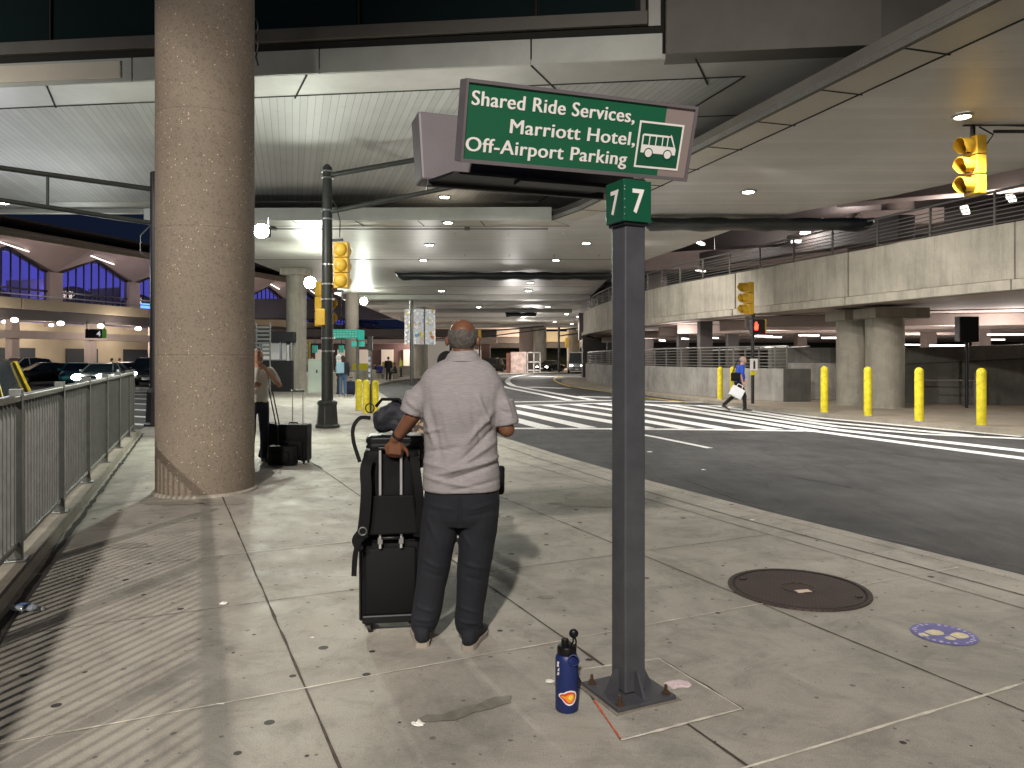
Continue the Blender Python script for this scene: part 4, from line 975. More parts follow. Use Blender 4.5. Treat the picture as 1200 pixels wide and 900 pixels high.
cb(fr_, 'sign_frame', M['grayp'])
cb(rbox(.0112, .985, .0172, H-.0152, -.0118, -.004), 'green_face', mat('reflective_green', (.010, .105, .052), .35, var=.06, vscale=3))
cb(rbox(.9852, Lc-.0142, .0172, H-.0152, -.0118, -.005), 'grey_face', M['grayf'])
for s, x0, x1, yb in (('Shared Ride Services,', .030, .824, .247), ('Marriott Hotel,', .216, .842, .145), ('Off-Airport Parking', .018, .812, .052)):
    t = MB()
    for k_ in (0, 1, 2, 3):
        q = fit_text(s, x0+.0013*k_, x1-.0039+.0013*k_, yb+(.0008 if k_ % 2 else 0), .063, 0, 1.06, th=.003); q.xf(Matrix.Translation((0, 0, -.0042-.0002*k_))); t.add(q.v, q.f)
    cb(t, 'lettering', M['white'])
# bus pictogram
px0, px1, py0, py1 = .853, 1.092, .048, .262
pg = MB()
for a in ((px0, px1, py0, py0+.009), (px0, px1, py1-.009, py1), (px0, px0+.009, py0+.009, py1-.009), (px1-.009, px1, py0+.009, py1-.009)):
    b = rbox(a[0], a[1], a[2], a[3], -.0040, -.0020); pg.add(b.v, b.f)
cb(pg, 'pictogram_border', M['white'])
cb(rbox(px0+.009, px1-.009, py0+.009, py1-.009, -.0048, -.0034), 'pictogram_field', M['green'])
def flat(pts, z0, z1): return MB().prism(pts, z0, z1)
bx0, by0 = px0+.024, py0+.052
body = [(0, .018), (0, .098), (.008, .105), (.135, .105), (.150, .104), (.152, .112), (.158, .104), (.181, .055), (.187, .045), (.187, .018)]
cb(flat([(bx0+x, by0+y) for x, y in body], -.0032, -.0018), 'bus_shape', M['white'])
wm = MB()
for x0, x1 in ((.007, .036), (.042, .071), (.077, .106), (.112, .134)):
    b = flat([(bx0+x0, by0+.056), (bx0+x1, by0+.056), (bx0+x1, by0+.096), (bx0+x0, by0+.096)], -.0017, -.0009); wm.add(b.v, b.f)
b = flat([(bx0+.140, by0+.056), (bx0+.173, by0+.056), (bx0+.152, by0+.098), (bx0+.140, by0+.098)], -.0017, -.0009); wm.add(b.v, b.f)
for cx in (.042, .145):
    b = MB().cyl((bx0+cx, by0+.018, -.0017), .024, .0008, 24); wm.add(b.v, b.f)
cb(wm, 'bus_windows', M['green'])
wm = MB()
for cx in (.042, .145):
    b = MB().cyl((bx0+cx, by0+.018, -.0008), .0185, .0007, 24); wm.add(b.v, b.f)
cb(wm, 'bus_wheels', M['white'])
# rear cabinet, leaning the other way, its end plate showing on the left
RA = V((-.437, 3.60, 0)); hx = V((e1.x, e1.y, 0)); bk_ = V((-e1.y, e1.x, 0)); bk_ = bk_ if bk_.y > 0 else -bk_
def rp_(s_, d_, z): p = RA+hx*s_+bk_*d_; return V((p.x, p.y, z))
MB().hexa([rp_(0, 0, 2.468), rp_(1.15, 0, 2.468), rp_(1.15, .16, 2.468), rp_(0, .16, 2.468), rp_(-.012, .035, 2.812), rp_(1.15, .035, 2.812), rp_(1.15, .22, 2.812), rp_(-.012, .22, 2.812)]).build('rear_cabinet', M['grayp'], sg, world=True, bevel=.012)
def fp_(s_, d_, z): p = BL+hx*s_+bk_*d_; return V((p.x, p.y, z))
MB().slab([fp_(.0, .13, 2.452), fp_(.86, .13, 2.452), rp_(.86, .0, 2.452), rp_(.02, -.0, 2.452)], (0, 0, .012)).build('soffit_tray', M['black'], sg, world=True)
MB().bar(rp_(.02, -.012, 2.450), rp_(.96, -.012, 2.450), .022, .034).build('support_beam', M['black'], sg, world=True, bevel=.004)
MB().bar(rp_(.42, -.2, 2.444), rp_(.98, -.2, 2.444), .10, .014).build('tray_stiffener', M['black'], sg, world=True)
MB().box((PB.x, PB.y+.06, 2.445), (.11, .16, .020), ang).build('post_head', M['black'], sg, world=True)

# ------------------------------------------------------------------ bottle
BP = V((.250, 3.385, 0)); bo = thing('water_bottle', 'dark blue insulated bottle with flame sticker standing by the sign post', 'bottle', BP)
navb = mat('navy_powder_coat', (.010, .022, .115), .45, bump=.1, bscale=300)
MB().lathe([(.044, 0), (.050, .004), (.0525, .010), (.0525, .232), (.050, .245), (.042, .258), (.038, .262)], (0, 0, 0), 48).build('flask', navb, bo, smooth=40)
MB().lathe([(.043, .252), (.044, .262), (.044, .283), (.040, .292), (.030, .296)], (0, 0, 0), 32).build('lid', M['luggp'], bo, smooth=35)
MB().lathe([(.0175, .29), (.0175, .318), (.014, .322)], (-.008, 0, 0), 24).build('spout', M['luggp'], bo, smooth=35)
st = MB().tube([(.020, -.004, .292), (.028, -.006, .312), (.029, -.006, .332)], .004, 8).tube([(.040, -.004, .292), (.042, -.006, .312), (.034, -.006, .334)], .004, 8)
st.build('cap_strap', M['luggp'], bo, smooth=60)
MB().ball((.031, -.006, .348), .0215, 16, (1, .7, 1)).build('spout_cap', M['luggp'], bo, smooth=60)
cpath = [(.026+.024*cos(a), -.047-.008*abs(cos(a)), .243+.024*sin(a)) for a in [2*pi*i/20 for i in range(21)]]
MB().tube(cpath, .0035, 8, ends=False).build('carry_loop', navb, bo, smooth=60)
def onflask(pts2, lift, n=5):
    "polygon in (angle-arc metres, z) wrapped on the bottle; given thickness"
    out = []
    for i in range(len(pts2)):
        a, b = pts2[i], pts2[(i+1) % len(pts2)]
        for t in range(n): out.append((a[0]+(b[0]-a[0])*t/n, a[1]+(b[1]-a[1])*t/n))
    c = (sum(p[0] for p in out)/len(out), sum(p[1] for p in out)/len(out))
    f = lambda p, r: V((r*sin(p[0]/.0525), -r*cos(p[0]/.0525), p[1]))
    rings = []; 
    vs = []; fs = []; n_ = len(out); K = 4
    for k in range(K+1):
        s = k/K
        for p in out: vs.append(f((c[0]+(p[0]-c[0])*s, c[1]+(p[1]-c[1])*s), .0527+lift))
    for k in range(K):
        for i in range(n_): fs.append((k*n_+i, k*n_+(i+1) % n_, (k+1)*n_+(i+1) % n_, (k+1)*n_+i))
    return MB().add(vs, fs)
flame = [(-.044, .085), (-.032, .094), (-.018, .096), (-.006, .104), (.012, .108), (.030, .104), (.041, .096), (.045, .082), (.042, .066), (.034, .052), (.022, .042), (.006, .040), (-.008, .046), (-.018, .056), (-.026, .066), (-.036, .072), (-.044, .076)]
onflask(flame, .0004).build('sticker_border', M['white'], bo)
fl = [(p[0]*.84+.0, .076+(p[1]-.076)*.80) for p in flame]
onflask(fl, .0009).build('sticker_flame', mat('flame_red', (.62, .06, .03), .4), bo)
onflask([(-.034, .082), (-.01, .082), (.004, .090), (.02, .094), (.030, .086), (.032, .072), (.024, .058), (.010, .052), (-.002, .058), (-.008, .068), (-.02, .074)], .0013).build('sticker_flame', mat('flame_orange', (.85, .30, .03), .4), bo)
onflask([(0, .078), (.012, .088), (.024, .084), (.022, .070), (.012, .064), (.006, .070)], .0017).build('sticker_flame', mat('flame_yellow', (.85, .66, .08), .4), bo)
for z0, z1, x0, x1 in ((.205, .232, -.060, -.042), (.186, .203, -.054, -.040), (.168, .184, -.058, -.041)):
    onflask([(x0, z0), (x1, z0+.004), (x1-.002, (z0+z1)/2), (x1+.002, z1), (x0+.004, z1-.003), (x0+.006, (z0+z1)/2)], .0005).build('white_sticker', M['white'], bo)

# ------------------------------------------------------------------ manhole, floor sticker, litter
mh = thing('manhole_cover', 'round rusty brown manhole cover in the pavement', 'manhole cover', (1.985, 5.15, .001))
m, k = blank('rusty_iron', .65, .2)
bs = k.ramp(k.noise(3, 8, .7), (.3, (.055, .036, .032)), (.7, (.105, .068, .058))); gx = k.math('FRACT', k.math('MULTIPLY', k.dot(tuple(U)), 30)); gy = k.math('FRACT', k.math('MULTIPLY', k.dot(tuple(W)), 30))
gg = k.math('MAXIMUM', k.math('LESS_THAN', gx, .28), k.math('LESS_THAN', gy, .28))
k.color(k.mix(k.math('MULTIPLY', gg, .75), bs, (.02, .015, .013))); k.bump(k.math('SUBTRACT', 1, gg), .5, .004)
MB().lathe([(.001, .008), (.42, .008), (.425, .004), (.435, .004), (.437, .010), (.468, .010), (.47, .0)], (0, 0, 0), 72).build('lid', m, mh, smooth=20)
MB().lathe([(.428, .0105), (.438, .0112), (.441, .0112)], (0, 0, 0), 72, ends=False).build('frame_gap', M['seam'], mh)
MB().lathe([(.10, .009), (.105, .013), (.115, .013), (.12, .009)], (0, 0, 0), 40, ends=False).build('centre_ring', m, mh, smooth=40)
MB().box((.0, -.09, .013), (.10, .05, .006), R(12)).build('pale_chip', mat('chipped_paint', (.7, .55, .45), .7), mh)
MB().box((.33, -.20, .011), (.05, .03, .004), R(30)).box((-.32, .2, .011), (.05, .03, .004), R(30)).build('pick_hole', M['black'], mh)
fs_ = thing('floor_sticker', 'round worn blue floor sticker with two cream shoe prints', 'sticker', (2.50, 4.30, .004))
blu = mat('worn_blue_vinyl', (.16, .15, .38), .6, var=.35, vscale=9)
MB().lathe([(.001, .0015), (.172, .0015), (.173, 0)], (0, 0, 0), 48).build('disc', blu, fs_)
def foot(cx, cy, sc, rz, mb):
    sole = [(-.024, .0), (-.032, .03), (-.030, .055), (-.014, .068), (.008, .066), (.024, .05), (.024, .02), (.014, -.002)]
    heel = [(-.016, -.012), (.014, -.014), (.018, -.034), (.008, -.048), (-.010, -.048), (-.020, -.034)]
    c, s = cos(rz), sin(rz)
    for P_ in (sole, heel): mb.prism([(cx+sc*(x*c-y*s), cy+sc*(x*s+y*c)) for x, y in P_], .0022, .0032)
fp = MB(); foot(-.085, -.005, 1.45, R(-70), fp); foot(.035, -.055, 1.45, R(-64), fp)
fp.build('shoe_print', mat('cream_vinyl', (.70, .62, .40), .6, var=.2, vscale=20), fs_)
sp_ = MB()
for i in range(26):
    a = 2*pi*i/26
    if i % 7 == 6: continue
    sp_.box((.148*cos(a), .148*sin(a), .0027), (.010+.008*(i % 3), .017, .001), a)
sp_.build('pale_ring_marks', mat('pale_print', (.5, .48, .62), .6), fs_)
ppr = mat('crumpled_paper', (.80, .78, .72), .8)
def scrap(name, label, px, py, r, m=ppr, h=.4, seed=0, flatn=1.0):
    p = G0(px, py); rnd = random.Random(seed); mb = MB(); N = 9; vs = []; fs = []
    for j in range(4):
        for i in range(N):
            a = 2*pi*i/N; rr = r*(j/3)*(.6+.7*rnd.random()); vs.append((rr*cos(a), rr*sin(a)*.8*flatn, .004+h*r*rnd.random()*(1-j/3.6)))
    for j in range(3):
        for i in range(N): fs.append((j*N+i, j*N+(i+1) % N, (j+1)*N+(i+1) % N, (j+1)*N+i))
    o = mb.add(vs, fs).build(name, m); o.location = (p.x, p.y, .001); tag(o, label, 'litter', 'bits of litter on the pavement'); return o
scrap('paper_scrap', 'crumpled white tissue at the end of the damp stain', 490, 850, .032, seed=1, h=.9)
scrap('paper_scrap', 'folded white paper scrap on the slab below the pebbled column', 262, 708, .028, seed=2, h=.6)
scrap('paper_scrap', 'pinkish paper napkin beside the sign base plate', 795, 804, .062, mat('pink_napkin', (.70, .55, .58), .8, var=.2, vscale=30), .18, 3)
scrap('paper_scrap', 'tiny white scrap left of the damp stain, near the long joint', 366, 748, .012, seed=4)
scrap('paper_scrap', 'small white scrap between bottle and sign base', 644, 800, .03, seed=5, h=.2)
scrap('paper_scrap', 'small white scrap on the kerb slab below the road', 882, 610, .028, seed=6)
scrap('paper_scrap', 'white scrap on the asphalt near the lane line', 762, 530, .06, seed=7)
scrap('paper_scrap', 'small pale scrap on the asphalt by the kerb', 824, 551, .04, seed=8)
scrap('paper_scrap', 'narrow pale scrap on the slab at lower left', 258, 826, .022, seed=9, h=.1, flatn=.4)
scrap('dark_wrapper', 'dark brown wrapper just behind the bottle', 690, 774, .026, mat('brown_wrapper', (.05, .03, .035), .5), .4, 10, .5)
pb = thing('crushed_bottle', 'crushed clear plastic bottle lying by the fence kerb', 'bottle', G0(30, 716))
rings = []
for i in range(15):
    t = i/14; r = .032*(1 if .12 < t < .78 else (.6 if t <= .12 else max(.34, 1-(t-.78)*4)))*(1+.25*NZ.noise(V((t*9, 0, 0))))
    rings.append([V((-.09+t*.19, r*cos(a), max(.003, .022+r*sin(a)*.6*(1+.4*NZ.noise(V((t*8, a, 3))))))) for a in [2*pi*j/14 for j in range(14)]])
MB().loft(rings).build('shell', mat('clear_plastic', (.75, .85, .95), .15, trans=.6), pb, smooth=30)
MB().lathe([(.014, 0), (.014, .014)], n=14).xf(Matrix.Translation((.10, 0, .016))@Matrix.Rotation(R(90), 4, 'Y')).build('cap', M['white'], pb)
MB().box((-.01, 0, .0445), (.07, .045, .002)).build('wrapper_label', mat('bottle_label_blue', (.1, .2, .5), .5), pb)

# ------------------------------------------------------------------ traffic signals
def signal_parts(t, z=0, x=0, y=0, rz=0, dome=True, sc=1.0, lens=True, name=''):
    "three section head; local -Y is the lens side. top at z"
    m = Matrix.Translation((x, y, z))@Matrix.Rotation(rz, 4, 'Z')@Matrix.Scale(sc, 4)
    h = MB()
    for i in range(3): h.box((0, 0, -.18-.355*i), (.34, .20, .345))
    h.xf(m).build('signal_housing', M['yellow'], t, bevel=.02)
    for i in range(3):
        zc = -.18-.355*i
        if dome:
            MB().ball((0, .09, zc), .150, 16, (1, .62, 1.05)).xf(m).build('rounded_back', M['yellow'], t, smooth=60)
        v = MB(); ring = []
        for rr_, yy, cut in ((.145, -.10, 0), (.150, -.33, 0), (.142, -.33, 0), (.137, -.10, 0)):
            ring.append([V((rr_*sin(a), yy if yy > -.2 else yy+.10*max(0, cos(a)*-1)+.0, zc+rr_*cos(a))) for a in [R(-150+300*j/20) for j in range(21)]])
        n = 21; vs = sum(ring, []); fs = []
        for k in range(4):
            for j in range(20): a_, b_ = k*n+j, ((k+1) % 4)*n+j; fs.append((a_, a_+1, b_+1, b_))
        v.add(vs, fs).xf(m).build('visor', M['yellow'], t, smooth=40)
        MB().lathe([(.01, .02), (.09, .012), (.135, 0)], (0, 0, 0), 20).xf(m@Matrix.Translation((0, -.098, zc))@Matrix.Rotation(R(90), 4, 'X')).build('lens', M['glassd'], t, smooth=60)
def pole_truss(t, za, zb, ya, L, dirx, lift, zc_end):
    "two rails from the pole at heights za (upper) and zb (lower)"
    u0, u1 = V((0, 0, za)), V((dirx*L, ya, za+lift)); l0, l1 = V((0, 0, zb)), V((dirx*L, ya, zc_end))
    MB().tube([u0, u0.lerp(u1, .5), u1], .060, 10).build('upper_rail', M['pole'], t, smooth=60)
    MB().tube([l0, l0.lerp(l1, .5), l1], .055, 10).build('lower_rail', M['pole'], t, smooth=60)
    for f in (.36, .72):
        MB().tube([u0.lerp(u1, f), l0.lerp(l1, f)], .032, 8).build('strut', M['steel'] if dirx > 0 else M['pole'], t, smooth=60)
p = G0(381, 502); p.y += .2
sp1 = thing('signal_pole', 'dark green signal pole with banded clamps and flared base on the pavement', 'traffic signal', p)
MB().lathe([(.29, 0), (.29, .05), (.25, .09), (.22, .52), (.235, .55), (.235, .60), (.16, .64)], (0, 0, 0), 8).build('base', M['pole'], sp1, smooth=20, bevel=.01)
MB().lathe([(.135, .6), (.132, 2.4), (.105, 5.95), (.105, 6.02), (.05, 6.08), (.002, 6.10)], (0, 0, 0), 24).build('shaft', M['pole'], sp1, smooth=40)
for z in (1.75, 2.05, 2.95, 3.3, 3.75, 4.8, 5.0, 5.75, 5.9):
    MB().lathe([(.138, 0), (.138, .035)], (0, 0, z), 20).box((.15, -.04, z+.018), (.06, .03, .035)).build('band_clamp', M['steel'], sp1, smooth=30)
pole_truss(sp1, 5.83, 4.98, -.3, 6.4, 1, 1.05, 6.2)
MB().tube([(.05, -.15, 5.4), (.25, -.2, 5.1), (.32, -.1, 4.75), (.3, -.05, 4.4)], .012, 6).build('cable', M['black'], sp1, smooth=60)
signal_parts(sp1, z=4.27, x=.36, y=-.12, rz=R(178), sc=1.0)
MB().bar((.1, 0, 4.33), (.38, -.1, 4.33), .05, .05).bar((.1, 0, 3.15), (.38, -.1, 3.15), .05, .05).build('signal_bracket', M['black'], sp1)
signal_parts(sp1, z=3.42, x=-.22, y=.45, rz=R(60), sc=1.0)
MB().bar((-.1, 0, 3.5), (-.22, .45, 3.5), .05, .05).build('signal_bracket', M['black'], sp1)
MB().box((-.12, -.05, 2.55), (.22, .25, .38)).build('walk_signal', M['yellow'], sp1, bevel=.02)
# pole half hidden by the column
p = G0(177, 500); p.y += .2
sp2 = thing('signal_pole', 'nearly black signal pole peeking out left of the pebbled column with long truss arm', 'traffic signal', p)
MB().lathe([(.26, 0), (.26, .05), (.22, .09), (.19, .75), (.20, .8), (.14, .9)], (0, 0, 0), 8).build('base', M['black'], sp2, smooth=20)
MB().lathe([(.12, .8), (.11, 5.9), (.11, 6.0), (.002, 6.05)], (0, 0, 0), 20).build('shaft', M['black'], sp2, smooth=40)
pole_truss(sp2, 5.6, 4.8, -3.0, 5.2, -1, .25, 5.25)
MB().tube([(-.05, -.1, 4.75), (-.30, -.1, 4.5), (-.30, -.1, 4.1), (-.1, -.1, 3.95)], .012, 6).build('cable', M['galv'], sp2, smooth=60)
# hanging signal top right
p = D0(1140, 160, 14.0)
sp3 = thing('hanging_signal', 'yellow traffic signal seen side on, hanging from a black arm at upper right', 'traffic signal', (p.x, p.y, 0))
signal_parts(sp3, z=p.z, x=.04, y=0, rz=R(-82), sc=1.04, dome=True)
MB().tube([(-.18, 0, p.z+.24), (.5, 0, p.z+.25), (1.3, .0, p.z+.22), (6, 0, p.z+.22)], .05, 10).build('mast_arm', M['black'], sp3, smooth=60)
MB().tube([(.45, .08, p.z+.12), (1.5, .08, p.z+.12), (6, .08, p.z+.1)], .035, 8).build('mast_arm', M['black'], sp3, smooth=60)
MB().tube([(.0, 0, p.z+.22), (.0, 0, p.z-.02)], .045, 10).tube([(.15, .05, p.z+.2), (.42, .05, p.z+.05), (.30, .05, p.z-.12), (.18, .03, p.z-.04)], .016, 6).build('hanger', M['black'], sp3, smooth=60)
MB().lathe([(.16, 0), (.12, 6.4)], (6, .0, 0), 16).build('mast', M['black'], sp3, smooth=40)
# crossing signal at the far side
p = G0(882, 473); sp4 = thing('crossing_signal', 'black pole with yellow signal head and lit red hand behind the walking man', 'traffic signal', p)
MB().tube([(0, 0, 0), (0, 0, 3.1)], .055, 12).build('shaft', M['black'], sp4, smooth=60)
signal_parts(sp4, z=4.3, x=-.14, y=0, rz=R(-75), sc=1.08, dome=False)
MB().box((.0, 0, 3.12), (.12, .12, .16)).build('mount', M['black'], sp4)
MB().box((.18, .05, 2.72), (.50, .22, .52), R(10)).build('walk_housing', M['black'], sp4, bevel=.02)
MB().box((.42, .14, 2.74), (.14, .24, .50), R(10)).build('walk_hood', M['yellow'], sp4, bevel=.02)
hd = MB().prism([(-.055, -.14), (.055, -.14), (.07, -.02), (.085, .05), (.06, .05), (.045, .01), (.04, .13), (.015, .13), (.01, .15), (-.015, .15), (-.02, .13), (-.045, .12), (-.05, .0), (-.075, -.03)], 0, .01)
hd.xf(Matrix.Translation((.10, -.085, 2.74))@Matrix.Rotation(R(90), 4, 'X')).build('red_hand', M['red'], sp4)
MB().box((.02, -.07, 1.38), (.26, .03, .42)).build('notice_plate', M['white'], sp4); MB().box((.03, -.088, 1.36), (.07, .01, .26)).box((.03, -.088, 1.50), (.03, .01, .06)).build('notice_figure', M['black'], sp4)
MB().box((.0, -.07, 1.08), (.20, .05, .14)).build('push_button', M['byel'], sp4)
# black box sign on a post under the ramp
p = G0(1132, 485); t = thing('box_sign', 'black box on a post seen from behind, under the ramp', 'sign', (14.7, 24.0, 0))
MB().box((0, 0, 2.54), (.62, .3, .82)).build('box', M['black'], t, bevel=.02); MB().tube([(0, 0, 0), (0, 0, 2.15)], .05, 10).build('post', M['black'], t, smooth=60)
# ------------------------------------------------------------------ people
def folds(lst, base=.0, seed=0, ns=7, na=.004):
    def f(co, n):
        d = base+na*NZ.noise(co*ns+V((seed, 0, 0)))
        for (ax, az, bx, bz, wd, amp, side) in lst:
            if side and (n.y*side) < -.1: continue
            px, pz = co.x, co.z; vx, vz = bx-ax, bz-az; t = max(0, min(1, ((px-ax)*vx+(pz-az)*vz)/(vx*vx+vz*vz)))
            dx, dz = px-(ax+vx*t), pz-(az+vz*t); q = sqrt(dx*dx+dz*dz)/wd
            if q < 3: d += amp*math.exp(-q*q)*min(1, 4*t*(1-t)+.25)
        return n*d
    return f
def ell(cx, cy, z, a, b, n=28, p=2.3):
    out = []
    for j in range(n):
        t = 2*pi*j/n; c, s = cos(t), sin(t)
        out.append(V((cx+a*math.copysign(abs(c)**(2/p), c), cy+b*math.copysign(abs(s)**(2/p), s), z)))
    return out
def head_mb(mb, c, s=1.0, yaw=0, pitch=0):
    "head looking along local +Y, c = centre of the skull"
    m = Matrix.Translation(V(c))@Matrix.Rotation(yaw, 4, 'Z')@Matrix.Rotation(pitch, 4, 'X')@Matrix.Scale(s, 4)
    h = MB()
    h.ball((0, -.008, .02), .092, 20, (.90, 1.06, 1.02))
    h.ball((0, .022, -.035), .072, 16, (.92, 1.0, 1.15))
    h.ball((0, .050, -.088), .034, 12, (1.15, .9, .75))           # chin
    h.cap((0, .094, -.005), (0, .108, -.036), .010, .015, 10)      # nose
    h.cap((-.016, .092, -.064), (.016, .092, -.064), .009, .009, 8)   # mouth
    for sx in (-1, 1):
        h.ball((sx*.090, -.008, -.010), .032, 12, (.42, .62, 1.0)); h.cap((sx*.018, .088, .014), (sx*.05, .078, .014), .010, .008, 8)
    h.xf(m); mb.add(h.v, h.f); return m
def hand_mb(mb, wrist, d, palm_n, s=1.0, curl=.6, side=1):
    "hand from the wrist along d, palm facing palm_n"
    w_, d, pn = V(wrist), V(d).normalized(), V(palm_n); pn = (pn-d*pn.dot(d)).normalized(); a = d.cross(pn)*side
    k = w_+d*.085*s
    for i, (o, l) in enumerate(((-.030, .066), (-.010, .075), (.011, .070), (.030, .055))):
        b = k+a*o*s; mb.cap(w_+a*o*.6*s, b, .017*s, .0125*s, 8)
        c1 = b+(d*cos(curl)+pn*sin(curl))*l*.5*s; c2 = c1+(d*cos(curl*2.2)+pn*sin(curl*2.2))*l*.34*s; c3 = c2+(d*cos(curl*3)+pn*sin(curl*3))*l*.25*s
        mb.cap(b, c1, .0095*s, .009*s, 8); mb.cap(c1, c2, .009*s, .0085*s, 8); mb.cap(c2, c3, .0085*s, .0075*s, 8)
    t0 = w_+d*.025*s-a*.022*s; t1 = t0+(d*.6-a*.75+pn*.3).normalized()*.04*s; t2 = t1+(d*.9-a*.1+pn*.5).normalized()*.034*s
    mb.cap(t0, t1, .014*s, .011*s, 8); mb.cap(t1, t2, .0105*s, .009*s, 8)
def shoe(parent, heel, yaw, up, sole, L=.285, world=True, pitch=0):
    m = Matrix.Translation(V(heel))@Matrix.Rotation(yaw, 4, 'Z')@Matrix.Rotation(pitch, 4, 'X')
    st = [(-.022, .020), (-.014, .033), (.012, .043), (.05, .045), (.10, .041), (.16, .049), (.21, .052), (.255, .042), (L-.012, .026), (L, .010)]
    def ring(y, w, z0, z1, n=12):
        return [q+V((0, y, 0)) for q in [V((p_.x, 0, (z0+z1)/2+p_.y*(z1-z0)/2)) for p_ in ell(0, 0, 0, w, 1, n, 3.6)]]
    u = MB().loft([ring(y, w*.97, .024, h) for (y, w), h in zip(st, (.078, .098, .11, .115, .105, .085, .068, .056, .044, .036))]).xf(m).build('shoe', up, parent, world=world, smooth=60)
    so = MB().prism([(w+.002, y) for y, w in st]+[(-w-.002, y) for y, w in reversed(st)], 0.0, .027).xf(m).build('shoe_sole', sole, parent, world=world, smooth=30)
MY = 4.2
def mp(px, py, dy=0): return D0(px, py, MY+dy)
man = thing('person', 'balding grey haired man seen from behind in heather grey polo, hand on luggage', 'person', (-.29, MY, 0))
b = MB(); hc = mp(542.5, 398); 
head_mb(b, hc+V((0, .0, -.0)), .985, R(-4), R(-6))
b.cap(hc+V((0, -.010, -.06)), mp(543, 432), .064, .075, 16); b.cap(mp(540, 440), mp(541, 570), .10, .10, 12)
for P_ in ([mp(505, 447), mp(482, 490, .02)], [mp(576, 448), mp(594, 503, -.02)]): b.cap(P_[0], P_[1], .052, .046, 14)
el, wr = mp(483, 487, -.0), mp(464, 514, .06); b.cap(el, wr, .044, .030, 16)
hd_ = (mp(463, 523, .07)); hb = MB()
hand_mb(b, wr, (-.10, .10, -1), (0, .55, -.1), 1.0, .75, 1)
# back of the hand spread over the grip
gr0, gr1 = mp(450, 527, .10), mp(474, 529, .10)
for f in (.12, .38, .62, .86):
    q = gr0.lerp(gr1, f); b.cap(wr+(q-wr)*.35, q+V((0, -.016, .016)), .017, .012, 8); b.cap(q+V((0, -.018, .014)), q+V((.004, .0, -.020)), .0105, .009, 8)
b.cap(wr+V((.01, 0, -.01)), gr1+V((.016, -.012, .004)), .014, .010, 8); b.cap(gr1+V((.016, -.012, .004)), gr1+V((.020, .0, -.028)), .010, .008, 8)
er, wrr = mp(593, 502, .0), mp(572, 492, .24); b.cap(er, wrr, .047, .032, 16); hand_mb(b, wrr, (-.8, .4, .2), (0, .5, .6), 1, .4, 1)
for P_ in ([mp(520, 590), mp(507, 660), mp(497, 742)], [mp(560, 590), mp(556, 660), mp(550, 745)]):
    b.cap(P_[0], P_[1], .07, .055); b.cap(P_[1], P_[2], .055, .04)
body = remesh(b.build('body', M['skin'], man, world=True), .0062, 3)
# polo
sh = MB(); prof = [(416, 543.5, 15.5, .072), (420, 543.2, 18.5, .082), (425, 542.5, 30, .096), (431, 541, 38, .108), (438, 540, 44, .118), (448, 540, 49, .128), (462, 540, 48, .142), (480, 540, 45, .152), (505, 539.5, 43, .155), (530, 540, 43, .158), (552, 540.5, 44.5, .164), (574, 541, 45.5, .166)]
sh.loft([ell(mp(cx, y).x, MY+.0+(.02 if y > 500 else .0), mp(cx, y).z, hw/207.1, d) for y, cx, hw, d in prof])
sh.cap(mp(507, 452), mp(484, 474), .072, .064, 18); sh.cap(mp(574, 452), mp(592, 486, -.01), .072, .066, 18)
sh.tube([mp(490, 462), mp(481.5, 485, .005)], [.068, .067], 20); sh.tube([mp(588, 470, -.005), mp(594.5, 498, -.012)], [.069, .068], 20)
fx = lambda px, py: ((px-600)/207.1, EYE+(420-py)/207.1)
FOL = []
for a, b2, wd, amp in (((578, 480), (545, 520), .016, .012), ((580, 500), (540, 540), .014, -.010), ((582, 515), (530, 548), .016, .010), ((584, 535), (515, 552), .013, .013), ((584, 541), (520, 560), .010, -.010), ((500, 480), (512, 520), .015, .009), ((505, 470), (520, 540), .018, -.006), ((560, 460), (575, 500), .014, .010), ((552, 470), (566, 520), .013, -.007), ((535, 455), (552, 505), .020, .006), ((520, 470), (530, 520), .018, .005), ((498, 555), (560, 567), .012, .008), ((585, 560), (530, 570), .010, -.006), ((497, 540), (540, 545), .014, .006), ((497, 505), (520, 500), .012, .007), ((500, 528), (545, 520), .013, -.006), ((478, 468), (492, 480), .010, .008), ((592, 465), (600, 490), .010, .008), ((586, 480), (600, 484), .008, -.006)):
    FOL.append((*fx(*a), *fx(*b2), wd, amp*1.5, -1))
m, k = blank('heather_polo', .9); 
sn = k.noise(60, 3, .7, vec=k.scale((.35, .35, 3.4))); k.color(k.ramp(sn, (.35, (.262, .240, .246)), (.65, (.33, .303, .310)))); k.bump(k.noise(400, 2), .25, .002)
polo = remesh(sh.build('polo_shirt', m, man, world=True), .0075, 4, folds([(a-man.location.x, b_, c-man.location.x, d, e, f, g) for a, b_, c, d, e, f, g in FOL], .001, 3, 9, .006), .5)
cl = MB(); cc_ = mp(543.2, 417)
r1 = ell(cc_.x, MY+.004, cc_.z+.030, .070, .074, 28, 2); r2 = ell(cc_.x-.002, MY-.004, cc_.z-.030, .108, .098, 28, 2); r3 = ell(cc_.x-.002, MY-.004, cc_.z-.034, .103, .092, 28, 2); r0 = ell(cc_.x, MY+.004, cc_.z+.028, .064, .068, 28, 2)
cl.loft([r0, r1, [p_.lerp(q_, .5)+V((0, 0, .006)) for p_, q_ in zip(r1, r2)], r2, r3], False).build('shirt_collar', m, man, world=True, smooth=70)
